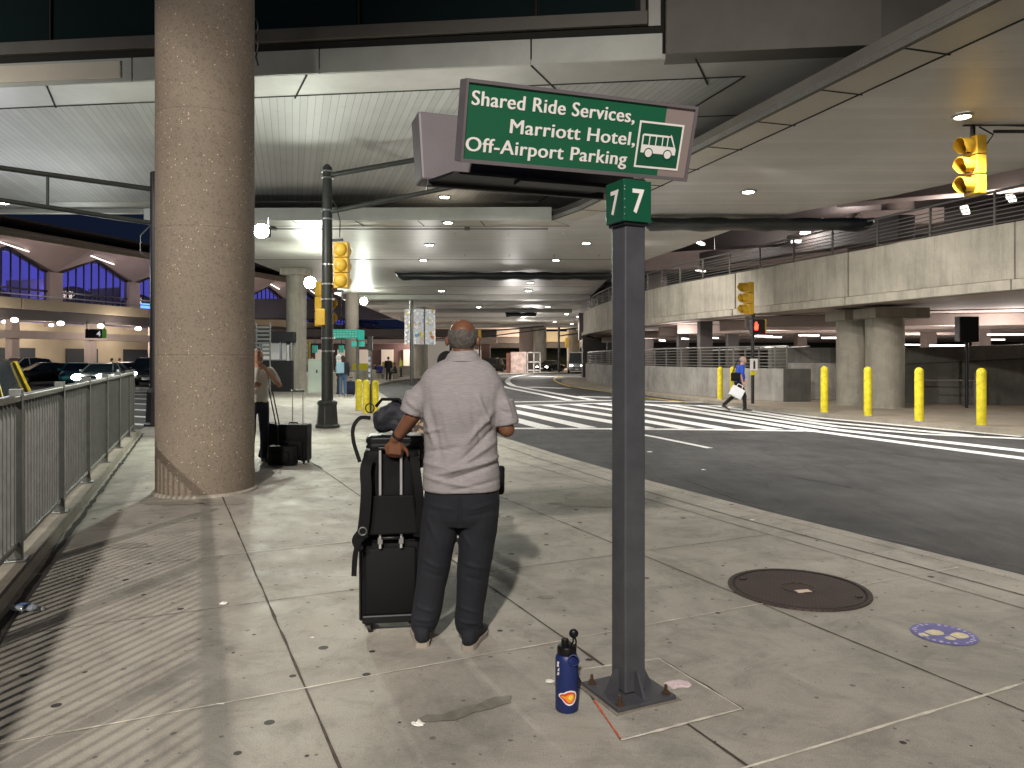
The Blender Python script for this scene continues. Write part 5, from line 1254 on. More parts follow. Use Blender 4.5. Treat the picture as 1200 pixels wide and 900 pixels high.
# trousers
tr = MB(); tr.loft([ell(mp(541, y).x, MY+.02, mp(541, y).z, hw/207.1, d) for y, hw, d in ((560, 40, .145), (575, 43, .150), (590, 44.5, .150), (606, 44, .142), (614, 41, .125))])
def leg(P_, rr):
    for (a, ra), (b2, rb2) in zip(zip(P_, rr), list(zip(P_, rr))[1:]): tr.cap(a, b2, ra, rb2, 18)
leg([mp(518, 600), mp(512, 640), mp(508, 668), mp(501, 710), mp(498, 727)], [.110, .100, .091, .082, .079])
leg([mp(563, 600), mp(558, 640), mp(555, 668), mp(551, 712), mp(549, 731)], [.110, .102, .094, .083, .080])
TF = []
for a, b2, wd, amp in (((500, 600), (520, 640), .012, .007), ((497, 650), (520, 662), .010, .008), ((498, 664), (522, 672), .010, -.006), ((545, 655), (572, 662), .010, .008), ((545, 670), (570, 676), .010, -.006), ((488, 705), (510, 712), .008, .008), ((485, 720), (510, 722), .007, .010), ((484, 731), (510, 734), .006, -.008), ((536, 705), (565, 714), .008, .008), ((536, 722), (563, 726), .007, .010), ((536, 734), (563, 738), .006, -.008), ((541, 580), (541, 612), .007, -.012), ((505, 588), (535, 592), .007, .005), ((552, 592), (580, 586), .007, .006), ((548, 600), (578, 596), .007, -.004), ((538, 612), (556, 640), .010, .006)): TF.append((*fx(*a), *fx(*b2), wd, amp*.95, -1))
trs = remesh(tr.build('trousers', M['navy'], man, world=True), .008, 3, folds([(a-man.location.x, b_, c-man.location.x, d, e, f, g) for a, b_, c, d, e, f, g in TF], 0, 8, 8, .006), .5)
beige = mat('beige_sole', (.30, .26, .22), .6)
shoe(man, (-.498, 4.125, 0), R(12), M['navy'], beige, L=.30); shoe(man, (-.242, 4.085, 0), R(-14), M['navy'], beige, L=.30)
# grey fringe of hair
def fringe(parent, c, s, m, top=.35, front=.25, world=True, low=-.75, sc=(.925, 1.09, 1.05), thick=1.03, yaw=0, name='hair'):
    mb = MB(); N, K = 40, 26; vs = []; fs = []; keep = {}
    R_ = Matrix.Rotation(yaw, 3, 'Z')
    for i in range(K+1):
        a = -pi/2+pi*i/K
        for j in range(N):
            t = 2*pi*j/N; nrm = V((cos(a)*cos(t), cos(a)*sin(t), sin(a))); jit = 1+.012*NZ.noise(nrm*14)
            vs.append(V(c)+R_@V((nrm.x*.092*sc[0], nrm.y*.092*sc[1]-.008, nrm.z*.092*sc[2]+.02))*s*thick*jit)
            keep[i*N+j] = (nrm.z < top+.12*NZ.noise(nrm*5) and nrm.y < front and nrm.z > low)
    for i in range(K):
        for j in range(N):
            f = (i*N+j, i*N+(j+1) % N, (i+1)*N+(j+1) % N, (i+1)*N+j)
            if all(keep[x] for x in f): fs.append(f)
    return mb.add(vs, fs).build(name, m, parent, world=world, smooth=80)
gh = mat('grey_hair', (.125, .11, .10), .8, var=.55, vscale=50, bump=1.0, bscale=220)
fringe(man, hc, .985, gh, .42, .30, sc=(.915, 1.075, 1.035), thick=1.025)
MB().lathe([(.034, -.008), (.037, 0), (.034, .008)], (0, 0, 0), 20, ends=False).xf(Matrix.Translation(wr+(el-wr)*.12)@(el-wr).to_track_quat('Z', 'Y').to_matrix().to_4x4()).build('wristband', M['black'], man, world=True, smooth=60)

# generic smaller figures
def person(label, loc, rz, H=1.75, shirt=(.3, .3, .3), pants=(.02, .02, .03), skin='skinl', hair=(.02, .015, .01), pose=None, vox=.02, bald=False, sleeve='short', shoes=(.02, .02, .02), belly=0, longhair=False, hood=False, group=None, extra=None):
    t = thing('person', label, 'person', loc, rz, group); s = H/1.75
    J = dict(hip=V((0, 0, .93)), chest=V((0, 0, 1.32)), neck=V((0, 0, 1.49)), head=V((0, .015, 1.635)), sl=V((-.19, 0, 1.42)), sr=V((.19, 0, 1.42)), el=V((-.25, -.02, 1.13)), er=V((.25, -.02, 1.13)), wl=V((-.25, .07, .88)), wr=V((.25, .07, .88)), kl=V((-.10, .02, .50)), kr=V((.10, .02, .50)), al=V((-.11, -.02, .09)), ar=V((.11, -.02, .09)), yaw=0, pitch=0)
    J.update(pose or {}); hl, hr = J['hip']+V((-.09, 0, -.02)), J['hip']+V((.09, 0, -.02))
    def mm(n, c, r=.85): return mat(n, c, r)
    f = lambda mb: mb.xf(Matrix.Scale(s, 4))
    b = MB(); head_mb(b, J['head'], 1, J['yaw'], J['pitch']); b.cap(J['head']-V((0, .01, .06)), J['chest'], .055, .07); b.cap(J['chest'], J['hip'], .09, .09)
    for a, e_, w__ in (('sl', 'el', 'wl'), ('sr', 'er', 'wr')):
        b.cap(J['chest'], J[a], .06, .045); b.cap(J[a], J[e_], .045, .040); b.cap(J[e_], J[w__], .038, .027)
        d = (J[w__]-J[e_]).normalized(); hand_mb(b, J[w__], d, V((0, .3, 0))+V((-.4 if a == 'sr' else .4, 0, 0)), 1, .4, 1 if a == 'sl' else -1)
    for h_, kk, aa in ((hl, 'kl', 'al'), (hr, 'kr', 'ar')): b.cap(h_, J[kk], .07, .05); b.cap(J[kk], J[aa], .05, .035); b.cap(J[aa], J[aa]+V((0, .12, -.05)), .03, .025)
    bo_ = remesh(f(b).build('body', M[skin], t), vox*.6 if vox > .012 else vox, 3)
    c = MB(); up = (J['chest']-J['hip']).normalized()
    n0 = J['hip'] - up*.03; sq = [(0, .165, .115), (.10, .165+.01*belly, .12+.05*belly), (.22, .165+.015*belly, .125+.06*belly), (.36, .175, .125), (.46, .165, .11), (.53, .115, .085), (.57, .065, .065)]
    ax = up; side = V((1, 0, 0)); fw = side.cross(ax)*-1
    rings = []
    for h_, a, dd in sq:
        ct = n0+ax*h_; rings.append([ct+side*a*cos(q)+ax.cross(side)*dd*sin(q) for q in [2*pi*j/20 for j in range(20)]])
    c.loft(rings)
    for a, e_, w__ in (('sl', 'el', 'wl'), ('sr', 'er', 'wr')):
        if sleeve == 'short': c.cap(J[a], J[a].lerp(J[e_], .72), .068, .062)
        else: c.cap(J[a], J[e_], .07, .058); c.cap(J[e_], J[e_].lerp(J[w__], .9), .056, .042)
    if hood: c.ball(J['head']+V((0, -.02, .0)), .125, 16, (.95, 1.05, 1.15)); c.ball(J['neck']+V((0, -.03, 0)), .10, 12)
    remesh(f(c).build('jacket' if sleeve != 'short' else 'shirt', mm('cloth_%.2f_%.2f_%.2f' % shirt, shirt), t), vox, 3, (lambda co, n: n*.007*NZ.noise(co*9)))
    c = MB(); c.ball(J['hip']+V((0, 0, -.02)), .16, 14, (1.02, .80, .85))
    for h_, kk, aa in ((hl, 'kl', 'al'), (hr, 'kr', 'ar')): c.cap(h_, J[kk], .092, .072); c.cap(J[kk], J[aa]+(J[aa]-J[kk]).normalized()*-.02, .07, .055)
    remesh(f(c).build('trousers', mm('cloth_%.2f_%.2f_%.2f' % pants, pants), t), vox, 3, (lambda co, n: n*.006*NZ.noise(co*9)))
    for aa, sg_ in (('al', 1), ('ar', -1)):
        p_ = J[aa]; kn = J['kl' if aa == 'al' else 'kr']; pit = 0
        if p_.z > .12: pit = -min(1.0, (p_.z-.09)*4)
        shoe(t, (p_+V((0, -.05, -.09)))*s, R(6)*sg_, mm('shoe_%.2f' % shoes[0], shoes), mm('shoe_sole_light', (.5, .48, .44)), world=False, pitch=pit)
    hm = mm('hair_%.2f_%.2f' % hair[:2], hair)
    if not hood:
        o = fringe(t, J['head'], 1, hm, .42 if bald else 2, .35, False, thick=1.05, yaw=J['yaw'])
        o.data.transform(Matrix.Scale(s, 4))
        if longhair:
            L_ = MB(); h0 = J['head']; L_.cap(h0+V((0, -.045, .02)), h0+V((0, -.07, -.22)), .085, .06, 14); L_.xf(Matrix.Scale(s, 4)).build('long_hair', hm, t, smooth=70)
    return t
# man in blue, striding to the right
bl = person('bald man in bright blue polo and black trousers striding over the crossing', G0(866, 482, RZ), R(-90), 1.80, (.02, .075, .50), (.008, .008, .01), 'skinl', (.35, .32, .3),
 dict(hip=V((0, -.02, .93)), chest=V((0, .06, 1.33)), neck=V((0, .09, 1.49)), head=V((0, .13, 1.62)), sl=V((-.19, .05, 1.42)), sr=V((.19, .05, 1.42)), er=V((.25, -.02, 1.13)), wr=V((.24, .05, .88)), el=V((-.24, .02, 1.14)), wl=V((-.22, .22, .98)), kr=V((.09, .14, .50)), ar=V((.09, .16, .09)), kl=V((-.10, -.10, .52)), al=V((-.10, -.46, .20))), .014, True, 'short', (.05, .04, .035), belly=1)
def tote(name, label, cat, loc, rz, wd, h, dp, m, tilt=0):
    t = thing(name, label, cat, loc, rz)
    o = MB().hexa([(-wd/2, -dp/2, 0), (wd/2, -dp/2, 0), (wd/2, dp/2, 0), (-wd/2, dp/2, 0), (-wd/2*1.08, -dp/4, h), (wd/2*1.08, -dp/4, h), (wd/2*1.08, dp/4, h), (-wd/2*1.08, dp/4, h)]).xf(Matrix.Rotation(tilt, 4, 'Y')).build('bag_body', m, t, bevel=.02)
    MB().tube([(-wd*.25, 0, h*.97), (-wd*.2, 0, h*1.3), (wd*.2, 0, h*1.3), (wd*.25, 0, h*.97)], .012, 8).xf(Matrix.Rotation(tilt, 4, 'Y')).build('handle', m, t, smooth=60)
    return t
bp_ = bl.location
tote('carrier_bag', 'white carrier bag swinging from the hand of the man in blue', 'bag', (bp_.x-.24, bp_.y-.30, .36), R(4), .40, .34, .18, mat('white_plastic_bag', (.82, .83, .86), .45, bump=.6, bscale=12), R(28))
sb = thing('shoulder_bag', 'black shoulder bag at the back of the man in blue', 'bag', (bp_.x-.20, bp_.y-.30, .86))
MB().box((0, 0, .15), (.30, .14, .28)).build('bag_body', M['lugg'], sb, bevel=.04); MB().tube([(-.1, 0, .28), (.05, .05, .62), (.16, .24, .7)], .012, 6).build('strap', M['lugg'], sb, smooth=60)

# ------------------------------------------------------------------ luggage
def rounded(cx, cy, z0, z1, wx, wy, r=.04, n=6):
    def ring(z, ins):
        out = []
        for sx, sy, a0 in ((1, 1, 0), (-1, 1, pi/2), (-1, -1, pi), (1, -1, 3*pi/2)):
            for i in range(n+1):
                a = a0+pi/2*i/n; out.append(V((cx+sx*(wx/2-r)+(r-ins)*cos(a), cy+sy*(wy/2-r)+(r-ins)*sin(a), z)))
        return out
    e = .02
    return MB().loft([ring(z0, e), ring(z0+e*.3, e*.3), ring(z0+e, 0), ring(z1-e, 0), ring(z1-e*.3, e*.3), ring(z1, e)])
def suitcase(label, loc, rz, wd, h, dp, m, handle=0, hard=False, group=None, hm=None):
    t = thing('rolling_suitcase', label, 'suitcase', loc, rz, group); z0 = .055
    s1 = rounded(0, 0, z0, h, wd, dp, .045); s1.build('shell', m, t, smooth=50)
    if hard:
        for i in range(4):
            z = z0+(h-z0)*(.2+.2*i); rounded(0, 0, z, z+.018, wd+.012, dp+.012, .05).build('rib', m, t, smooth=50)
    else:
        rounded(0, -dp/2-.018, z0+.06, h*.62, wd*.78, .05, .02).build('front_pocket', m, t, smooth=50)
        pts = [(x, -dp/2-.003, z) for x, z in ((-wd/2+.03, z0+.05), (-wd/2+.03, h-.05), (wd/2-.03, h-.05), (wd/2-.03, z0+.05))]
        MB().tube(pts+[pts[0]], .006, 6).build('zip_piping', M['luggp'], t, smooth=60)
    MB().tube([(-.07, -dp*.2, h-.005), (-.06, -dp*.2, h+.022), (.06, -dp*.2, h+.022), (.07, -dp*.2, h-.005)], .011, 8).build('top_handle', M['luggp'], t, smooth=60)
    for sx in (-1, 1):
        for sy in (-1, 1):
            w_ = MB().lathe([(.018, -.012), (.027, -.010), (.027, .010), (.018, .012)], (0, 0, 0), 16).xf(Matrix.Translation((sx*(wd/2-.05), sy*(dp/2-.04), .027))@Matrix.Rotation(R(90), 4, 'Y'))
            w_.build('wheel', M['rubber'], t, smooth=40); 
        MB().box((sx*(wd/2-.05), 0, .055), (.06, dp*.95, .03)).build('wheel_mount', M['luggp'], t, bevel=.006)
    if handle:
        for sx in (-1, 1): MB().tube([(sx*.085, dp/2-.02 if handle > 0 else -dp/2+.03, h-.1), (sx*.085, dp/2-.02 if handle > 0 else -dp/2+.03, h+abs(handle))], .0075, 8).build('handle_rod', hm or M['steel'], t, smooth=60)
        yy = dp/2-.02 if handle > 0 else -dp/2+.03
        MB().tube([(-.10, yy, h+abs(handle)), (.10, yy, h+abs(handle))], .015, 10).build('handle_grip', M['luggp'], t, smooth=60)
    return t
# the man's stack (px/m about 198 at 4.38)
def lp_(px, py, Y): return D0(px, py, Y)
LX = (457-600)/F*4.42
big = thing('rolling_suitcase', 'large black fabric suitcase with raised silver handle beside the man in grey', 'suitcase', (LX, 4.47, 0), R(8))
rounded(0, 0, .06, .555, .365, .26, .045).build('shell', M['lugg'], big, smooth=50)
rounded(.0, -.125, .10, .50, .30, .045, .02).build('back_panel', M['lugg'], big, smooth=50)
MB().tube([(-.175, -.128, .08), (-.178, -.13, .53), (.178, -.13, .53), (.175, -.128, .08), (-.175, -.128, .08)], .007, 6).build('zip_piping', M['luggp'], big, smooth=60)
MB().box((0, -.13, .085), (.33, .05, .05)).build('corner_guard', M['luggp'], big, bevel=.01)
for sx in (-1, 1):
    for sy in (-1, 1):
        MB().lathe([(.016, -.013), (.029, -.011), (.029, .011), (.016, .013)], (0, 0, 0), 20).xf(Matrix.Translation((sx*.125, sy*.10-.012, .030))@Matrix.Rotation(R(70), 4, 'Y')).build('wheel', M['rubber'], big, smooth=40)
        MB().box((sx*.125, sy*.10-.01, .062), (.05, .06, .035)).build('wheel_mount', M['luggp'], big, bevel=.008)
for sx in (-1, 1): MB().tube([(sx*.060, -.165, .50), (sx*.060, -.170, 1.075)], .0085, 10).build('handle_rod', mat('bright_aluminium', (.75, .75, .75), .28, .7), big, smooth=60)
MB().tube([(-.068, -.170, 1.08), (.068, -.170, 1.08)], .014, 10).build('handle_grip', M['luggp'], big, smooth=60)
for sx in (-1, 1): MB().box((sx*.06, -.163, .545), (.026, .03, .035)).build('handle_socket', M['steel'], big)
MB().tube([(-.06, -.16, .548), (-.05, -.17, .56), (.05, -.17, .56), (.06, -.16, .548)], .011, 8).build('top_handle', M['luggp'], big, smooth=60)
bk = thing('backpack', 'black backpack slipped over the suitcase handle with hanging buckled strap', 'backpack', (LX+.005, 4.47, .565), R(8))
bm1 = rounded(0, -.02, .0, .50, .33, .24, .06)
remesh(bm1.build('pack_body', M['lugg'], bk, smooth=50), .012, 4, lambda co, n: n*.008*NZ.noise(co*11))
MB().hexa([(-.15, -.20, .02), (.155, -.20, .02), (.155, -.17, .02), (-.15, -.17, .02), (-.12, -.198, .245), (.125, -.198, .245), (.125, -.168, .245), (-.12, -.168, .245)]).build('handle_sleeve', M['lugg'], bk, bevel=.01)
def strap(pts, wd, th=.008, name='strap', m='lugg', par=bk):
    mb = MB()
    P = [V(p) for p in pts]; Q = []
    for i in range(len(P)-1):
        p0, p1, p2, p3 = P[max(0, i-1)], P[i], P[i+1], P[min(len(P)-1, i+2)]
        for j in range(6): t = j/6; Q.append(.5*((2*p1)+(p2-p0)*t+(2*p0-5*p1+4*p2-p3)*t*t+(3*p1-p0-3*p2+p3)*t**3))
    Q.append(P[-1]); rings = []
    for i, p in enumerate(Q):
        d = (Q[min(i+1, len(Q)-1)]-Q[max(i-1, 0)]).normalized(); y = V((0, 1, 0)); sd = d.cross(y)
        if sd.length < .1: sd = V((1, 0, 0))
        sd.normalize(); u = sd.cross(d).normalized(); w2 = wd/2
        rings.append([p-sd*w2-u*th/2, p+sd*w2-u*th/2, p+sd*w2+u*th/2, p-sd*w2+u*th/2])
    mb.loft(rings).build(name, M[m], par, bevel=.002)
strap([(-.13, -.175, .46), (-.145, -.225, .40), (-.14, -.24, .28), (-.15, -.235, .13), (-.165, -.225, .02)], .062, .022, 'shoulder_strap')
strap([(.13, -.175, .46), (.14, -.21, .40), (.155, -.22, .28), (.165, -.20, .13), (.15, -.18, .0)], .05, .018, 'shoulder_strap')
strap([(-.165, -.225, .03), (-.19, -.22, -.03), (-.205, -.21, -.10), (-.212, -.2, -.21)], .03, .006, 'webbing_strap')
strap([(-.165, -.22, .05), (-.20, -.215, -.0), (-.175, -.21, -.06)], .045, .010, 'webbing_strap')
MB().tube([(-.160+.022*cos(a), -.240, .055+.022*sin(a)) for a in [2*pi*i/16 for i in range(17)]], .0045, 6, ends=False).build('buckle_ring', M['steel'], bk, smooth=60)
tp = thing('carry_case', 'black ribbed case lying across the backpack behind the man\'s hand', 'suitcase', (LX+.01, 4.60, .93), R(6))
rounded(0, 0, 0, .20, .345, .24, .04).build('shell', M['luggp'], tp, smooth=50)
for z in (.03, .075, .12, .165): rounded(0, 0, z, z+.016, .357, .252, .044).build('rib', M['luggp'], tp, smooth=50)
df = thing('duffel_bag', 'dark navy soft bag slumped on top of the stack with loose strap', 'bag', (LX+.0, 4.58, 1.135), R(-12))
d = MB(); d.loft([[V((x, .085*r*cos(a)*1.1, .095+.095*r*sin(a)+(.02 if abs(x) < .05 else 0))) for a in [2*pi*j/18 for j in range(18)]] for x, r in ((-.125, .5), (-.115, .8), (-.08, .92), (0, 1.0), (.07, .95), (.12, .86), (.14, .5))])
remesh(d.build('bag_body', mat('dark_nylon', (.018, .019, .026), .6, bump=.4, bscale=400), df), .010, 4, lambda co, n: n*(.034*NZ.noise(co*9+V((3, 0, 0)))+.010*NZ.noise(co*30)))
MB().tube([(-.10, -.05, .17), (-.06, -.05, .215), (.05, -.05, .215), (.09, -.05, .17)], .010, 8).build('bag_handle', M['lugg'], df, smooth=60)
strap([(-.13, -.06, .10), (-.19, -.08, .10), (-.225, -.10, .045), (-.215, -.12, -.04), (-.165, -.14, -.16)], .024, .006, 'strap', 'lugg', df)
MB().tube([(-.135+.028*cos(a), -.06, .16+.028*sin(a)) for a in [2*pi*i/16 for i in range(17)]], .004, 6, ends=False).build('ring', M['luggp'], df, smooth=60)
# woman beyond him
wo = person('dark haired woman mostly hidden in front of the man in grey', (-.58, 6.6, 0), R(20), 1.66, (.03, .03, .04), (.02, .02, .03), 'skin', (.008, .007, .007), dict(el=V((-.27, .0, 1.14)), wl=V((-.25, -.12, 1.24))), .014, False, 'short', (.6, .6, .6), longhair=True)
m, k = blank('leopard_cloth', .7); vo = k.n('ShaderNodeTexVoronoi'); vo.inputs['Scale'].default_value = 26; k.L(k.pos, vo.inputs['Vector'])
k.color(k.ramp(vo.outputs['Distance'], (.18, (.30, .19, .10)), (.42, (.33, .24, .15)), (.55, (.035, .025, .02))))
p = D0(489, 533, 6.3); lb = tote('handbag', 'tan and black animal print handbag held beyond the luggage stack', 'bag', (p.x+.02, 6.3, p.z), R(10), .24, .30, .12, m, R(-8))
tote('shoulder_bag', 'small black bag peeking out right of the man in grey', 'bag', (-.17, 6.35, .44), R(10), .20, .24, .12, M['lugg'])
# white shirt man and his luggage
person('white haired man in white shirt half hidden behind the pebbled column', (-3.86, 11.25, 0), R(215), 1.74, (.62, .60, .55), (.012, .014, .03), 'skinl', (.5, .48, .45), dict(yaw=R(25), el=V((-.30, .12, 1.20)), wl=V((-.06, .24, 1.44)), er=V((.25, .08, 1.15)), wr=V((.15, .28, 1.2))), .014, False, 'short', (.02, .02, .02))
gw_ = 'black luggage beside the pebbled column'
suitcase('black suitcase with tall raised handle beside the white shirted man', (-3.32, 11.35, 0), R(-6), .46, .60, .26, M['lugg'], .50, group=gw_, hm=M['steel'])
t = thing('duffel_bag', 'bulky black travel bag leaning on the suitcase near the column', 'bag', (-3.42, 11.08, 0), R(4))
rounded(0, 0, .02, .30, .42, .22, .06).build('bag_body', M['lugg'], t, smooth=50); rounded(-.02, -.11, .05, .22, .26, .05, .02).build('front_pocket', M['lugg'], t, smooth=50)
MB().tube([(-.10, 0, .29), (-.08, 0, .36), (.08, 0, .36), (.10, 0, .29)], .012, 8).build('bag_handle', M['lugg'], t, smooth=60)
t = thing('rolling_suitcase', 'tilted dark suitcase with slanting black handle at the column edge', 'suitcase', (-3.78, 11.6, .03), R(0), gw_)
rounded(0, 0, 0, .56, .34, .24, .05).xf(Matrix.Rotation(R(14), 4, 'Y')).build('shell', M['lugg'], t, smooth=50); MB().tube([(.12, -.05, .5), (-.02, -.05, 1.16)], .010, 8).tube([(.17, -.05, .5), (.03, -.05, 1.16)], .010, 8).build('handle_rod', M['luggp'], t, smooth=60)
# walkway group
def at(px, py): return G0(px, py)
wp = at(402, 465); person('woman in jeans and dark top wearing a light blue backpack near the teal sign', wp, R(30), 1.72, (.02, .02, .025), (.06, .11, .20), 'skinl', (.03, .018, .012), None, .025, False, 'long', (.3, .3, .3), longhair=True)
t = thing('backpack', 'light blue backpack worn by the woman in jeans', 'backpack', (wp.x-.07, wp.y-.21, .98), R(30)); remesh(rounded(0, 0, 0, .46, .32, .18, .06).build('pack_body', mat('light_blue_nylon', (.30, .50, .60), .7), t), .02, 3)
MB().tube([(-.1, .1, .42), (-.1, .2, .48), (-.1, .25, .3)], .02, 6).tube([(.1, .1, .42), (.1, .2, .48), (.1, .25, .3)], .02, 6).build('shoulder_strap', M['lugg'], t, smooth=60)
person('person in white hooded jacket beside the woman with the blue backpack', at(392, 464)+V((0, .8, 0)), R(-60), 1.76, (.62, .62, .60), (.03, .03, .035), 'skinl', (.1, .1, .1), None, .025, False, 'long', hood=True)
suitcase('navy suitcase standing right of the woman in jeans', at(410.5, 463.5), R(10), .40, .62, .24, mat('navy_shell', (.012, .018, .05), .5), .15)
PP = [((455, 446), 0, (.01, .01, .012), (.01, .01, .012), 'person in all black standing on the far pavement', None),
      ((446, 444), 40, (.03, .05, .30), (.02, .02, .04), 'person in royal blue jacket hunched on the far pavement', 'sit'),
      ((438, 443), -30, (.02, .02, .02), (.02, .02, .02), 'person in dark clothes sitting left of the blue jacket', 'sit'),
      ((488, 441), 60, (.04, .09, .22), (.02, .02, .03), 'person in denim blue jacket by the white block', None),
      ((464, 444), 90, (.05, .05, .05), (.03, .03, .03), 'dark dressed person sitting right of the person in black', 'sit'),
      ((470, 442), 120, (.45, .50, .05), (.03, .03, .04), 'person in yellow safety vest on the far pavement', None)]
sit = dict(hip=V((0, 0, .50)), chest=V((0, .08, .88)), neck=V((0, .1, 1.05)), head=V((0, .14, 1.18)), sl=V((-.19, .06, .98)), sr=V((.19, .06, .98)), el=V((-.24, .15, .74)), er=V((.24, .15, .74)), wl=V((-.1, .38, .62)), wr=V((.1, .38, .62)), kl=V((-.12, .42, .50)), kr=V((.12, .42, .50)), al=V((-.12, .44, .09)), ar=V((.12, .44, .09)))
for (px, py), rz, c1_, c2_, lb_, ps in PP:
    person(lb_, at(px, py), R(rz), 1.72, c1_, c2_, 'skinl', (.02, .015, .01), sit if ps else None, .04, False, 'long')
    if ps: 
        p = at(px, py); t = thing('bench', 'low grey bench seat under the '+lb_.replace('person in ', 'sitting ').split(' on ')[0][:60], 'bench', p, R(rz)); MB().box((0, 0, .40), (.6, .45, .08)).build('seat', M['conc'], t, bevel=.01); MB().box((-.2, 0, .18), (.08, .4, .36)).box((.2, 0, .18), (.08, .4, .36)).build('leg', M['conc'], t)
for i, (px, Y, c1_, lb_) in enumerate(((33, 57, (.03, .03, .035), 'dark dressed traveller behind the white car by the terminal'), (40, 58, (.02, .02, .02), 'traveller in black nearest the first terminal pier'), (47, 57, (.16, .10, .08), 'traveller in brown jacket by the terminal kerb'), (53, 58, (.02, .02, .03), 'traveller in dark coat above the black sedan'), (131, 57, (.02, .02, .02), 'traveller in black behind the bright headlights'), (140, 58, (.06, .05, .05), 'traveller in grey near the dark parked car'))):
    person(lb_, ((px-600)/F*Y, Y, RZ), R(30*i), 1.74, c1_, (.02, .02, .025), 'skinl', (.02, .015, .01), None, .045, False, 'long', group='travellers by the terminal')
for px, py, lb_, c1_ in ((313, 449, 'dark dressed traveller with pale bag beside the black booth', (.03, .035, .05)), (355, 447, 'traveller in dark blue between booth and pale cabinet', (.03, .04, .08)), (366, 442, 'traveller in light top behind the pale cabinet', (.4, .35, .33))):
    person(lb_, at(px, py), R(170), 1.70, c1_, (.02, .02, .025), 'skinl', (.02, .015, .01), None, .035, False, 'long')

# ------------------------------------------------------------------ walkway furniture
kb = thing('booth', 'black starter booth with windows at the end of the walkway', 'booth', at(324, 458))
MB().box((0, 0, .75), (2.05, 1.7, 1.5)).build('lower_wall', M['black'], kb, bevel=.02); MB().box((0, .0, 2.62), (2.3, 1.9, .5)).build('roof', M['black'], kb, bevel=.03)
fm = MB()
for x in (-.98, -.55, .45, .98): fm.box((x, -.78, 1.95), (.08, .08, .9)); fm.box((x, .78, 1.95), (.08, .08, .9))
fm.box((0, -.80, 1.52), (2.0, .06, .06)); fm.build('window_frame', M['steel'], kb)
MB().box((-.05, .6, 1.95), (1.7, .04, .8)).build('window_glow', mat('booth_glow', (.6, .6, .55), .5, emit=.35), kb)
MB().box((.82, -.83, 1.7), (.12, .03, 1.1)).build('white_strip', M['white'], kb)
uc = thing('utility_cabinet', 'pale green square utility cabinet on the pavement left of the signal pole', 'cabinet', at(371, 462)+V((0, .35, 0)), R(-4))
MB().box((0, 0, .80), (.80, .6, 1.55)).build('cabinet_body', mat('pale_green_paint', (.42, .50, .42), .5, var=.06, vscale=3), uc, bevel=.015); MB().box((0, 0, .02), (.95, .7, .08)).build('plinth', M['conc'], uc)
MB().box((.0, -.302, .78), (.70, .01, 1.38)).build('door', mat('pale_green_door', (.46, .54, .46), .5), uc, bevel=.003); MB().box((.02, -.312, 1.02), (.07, .01, .14)).build('door_badge', M['black'], uc)
gb_ = thing('concrete_planter', 'low grey concrete block behind the signal pole', 'barrier', at(394, 462)+V((0, 1.3, 0))); MB().box((0, 0, .48), (1.1, .7, .96), taper=.94).build('block', M['conc'], gb_, bevel=.03)
for px, Y, lb_ in ((424, 50, 'yellow topped concrete barrier left of the blue jacket'), (455, 75, 'long grey concrete barrier behind the seated people')):
    t = thing('concrete_barrier', lb_, 'barrier', ((px-600)/F*Y, Y, 0)); MB().box((0, 0, .42), (2.0 if Y < 60 else 5, .6, .84), taper=.9).build('block', M['conc'], t, bevel=.03); MB().box((0, 0, 1.05), (1.2, .3, .42)).build('yellow_board', M['byel'], t)
yb = thing('notice_panel', 'yellow framed notice panel with white sheet beside the black booth', 'notice', at(357, 449)); yb.location.y += 0
MB().box((0, 0, 1.95), (.72, .12, 1.5)).build('panel', M['yellow'], yb, bevel=.02); MB().box((0, -.07, 1.95), (.46, .02, 1.2)).build('sheet', mat('notice_paper', (.7, .7, .66), .5), yb)  # sheet is plain off-white paper
ic = MB()
for i in range(3):
    for j in range(3): ic.box((-.13+.13*i, -.083, 1.6+.35*j), (.07, .006, .16))
ic.build('icon', M['black'], yb); MB().tube([(-.3, 0, 0), (-.3, 0, 1.3)], .03, 8).tube([(.3, 0, 0), (.3, 0, 1.3)], .03, 8).build('leg', M['black'], yb)
t = thing('walk_signal', 'yellow pedestrian signal on a slim post above the booth', 'traffic signal', at(345, 458)); MB().box((0, 0, 3.0), (.42, .3, .85)).build('housing', M['yellow'], t, bevel=.02); MB().box((.02, -.16, 3.0), (.09, .02, .4)).build('dark_symbol', M['maroon'], t); MB().tube([(0, 0, 0), (0, 0, 2.6)], .05, 10).build('post', M['pole'], t, smooth=60)
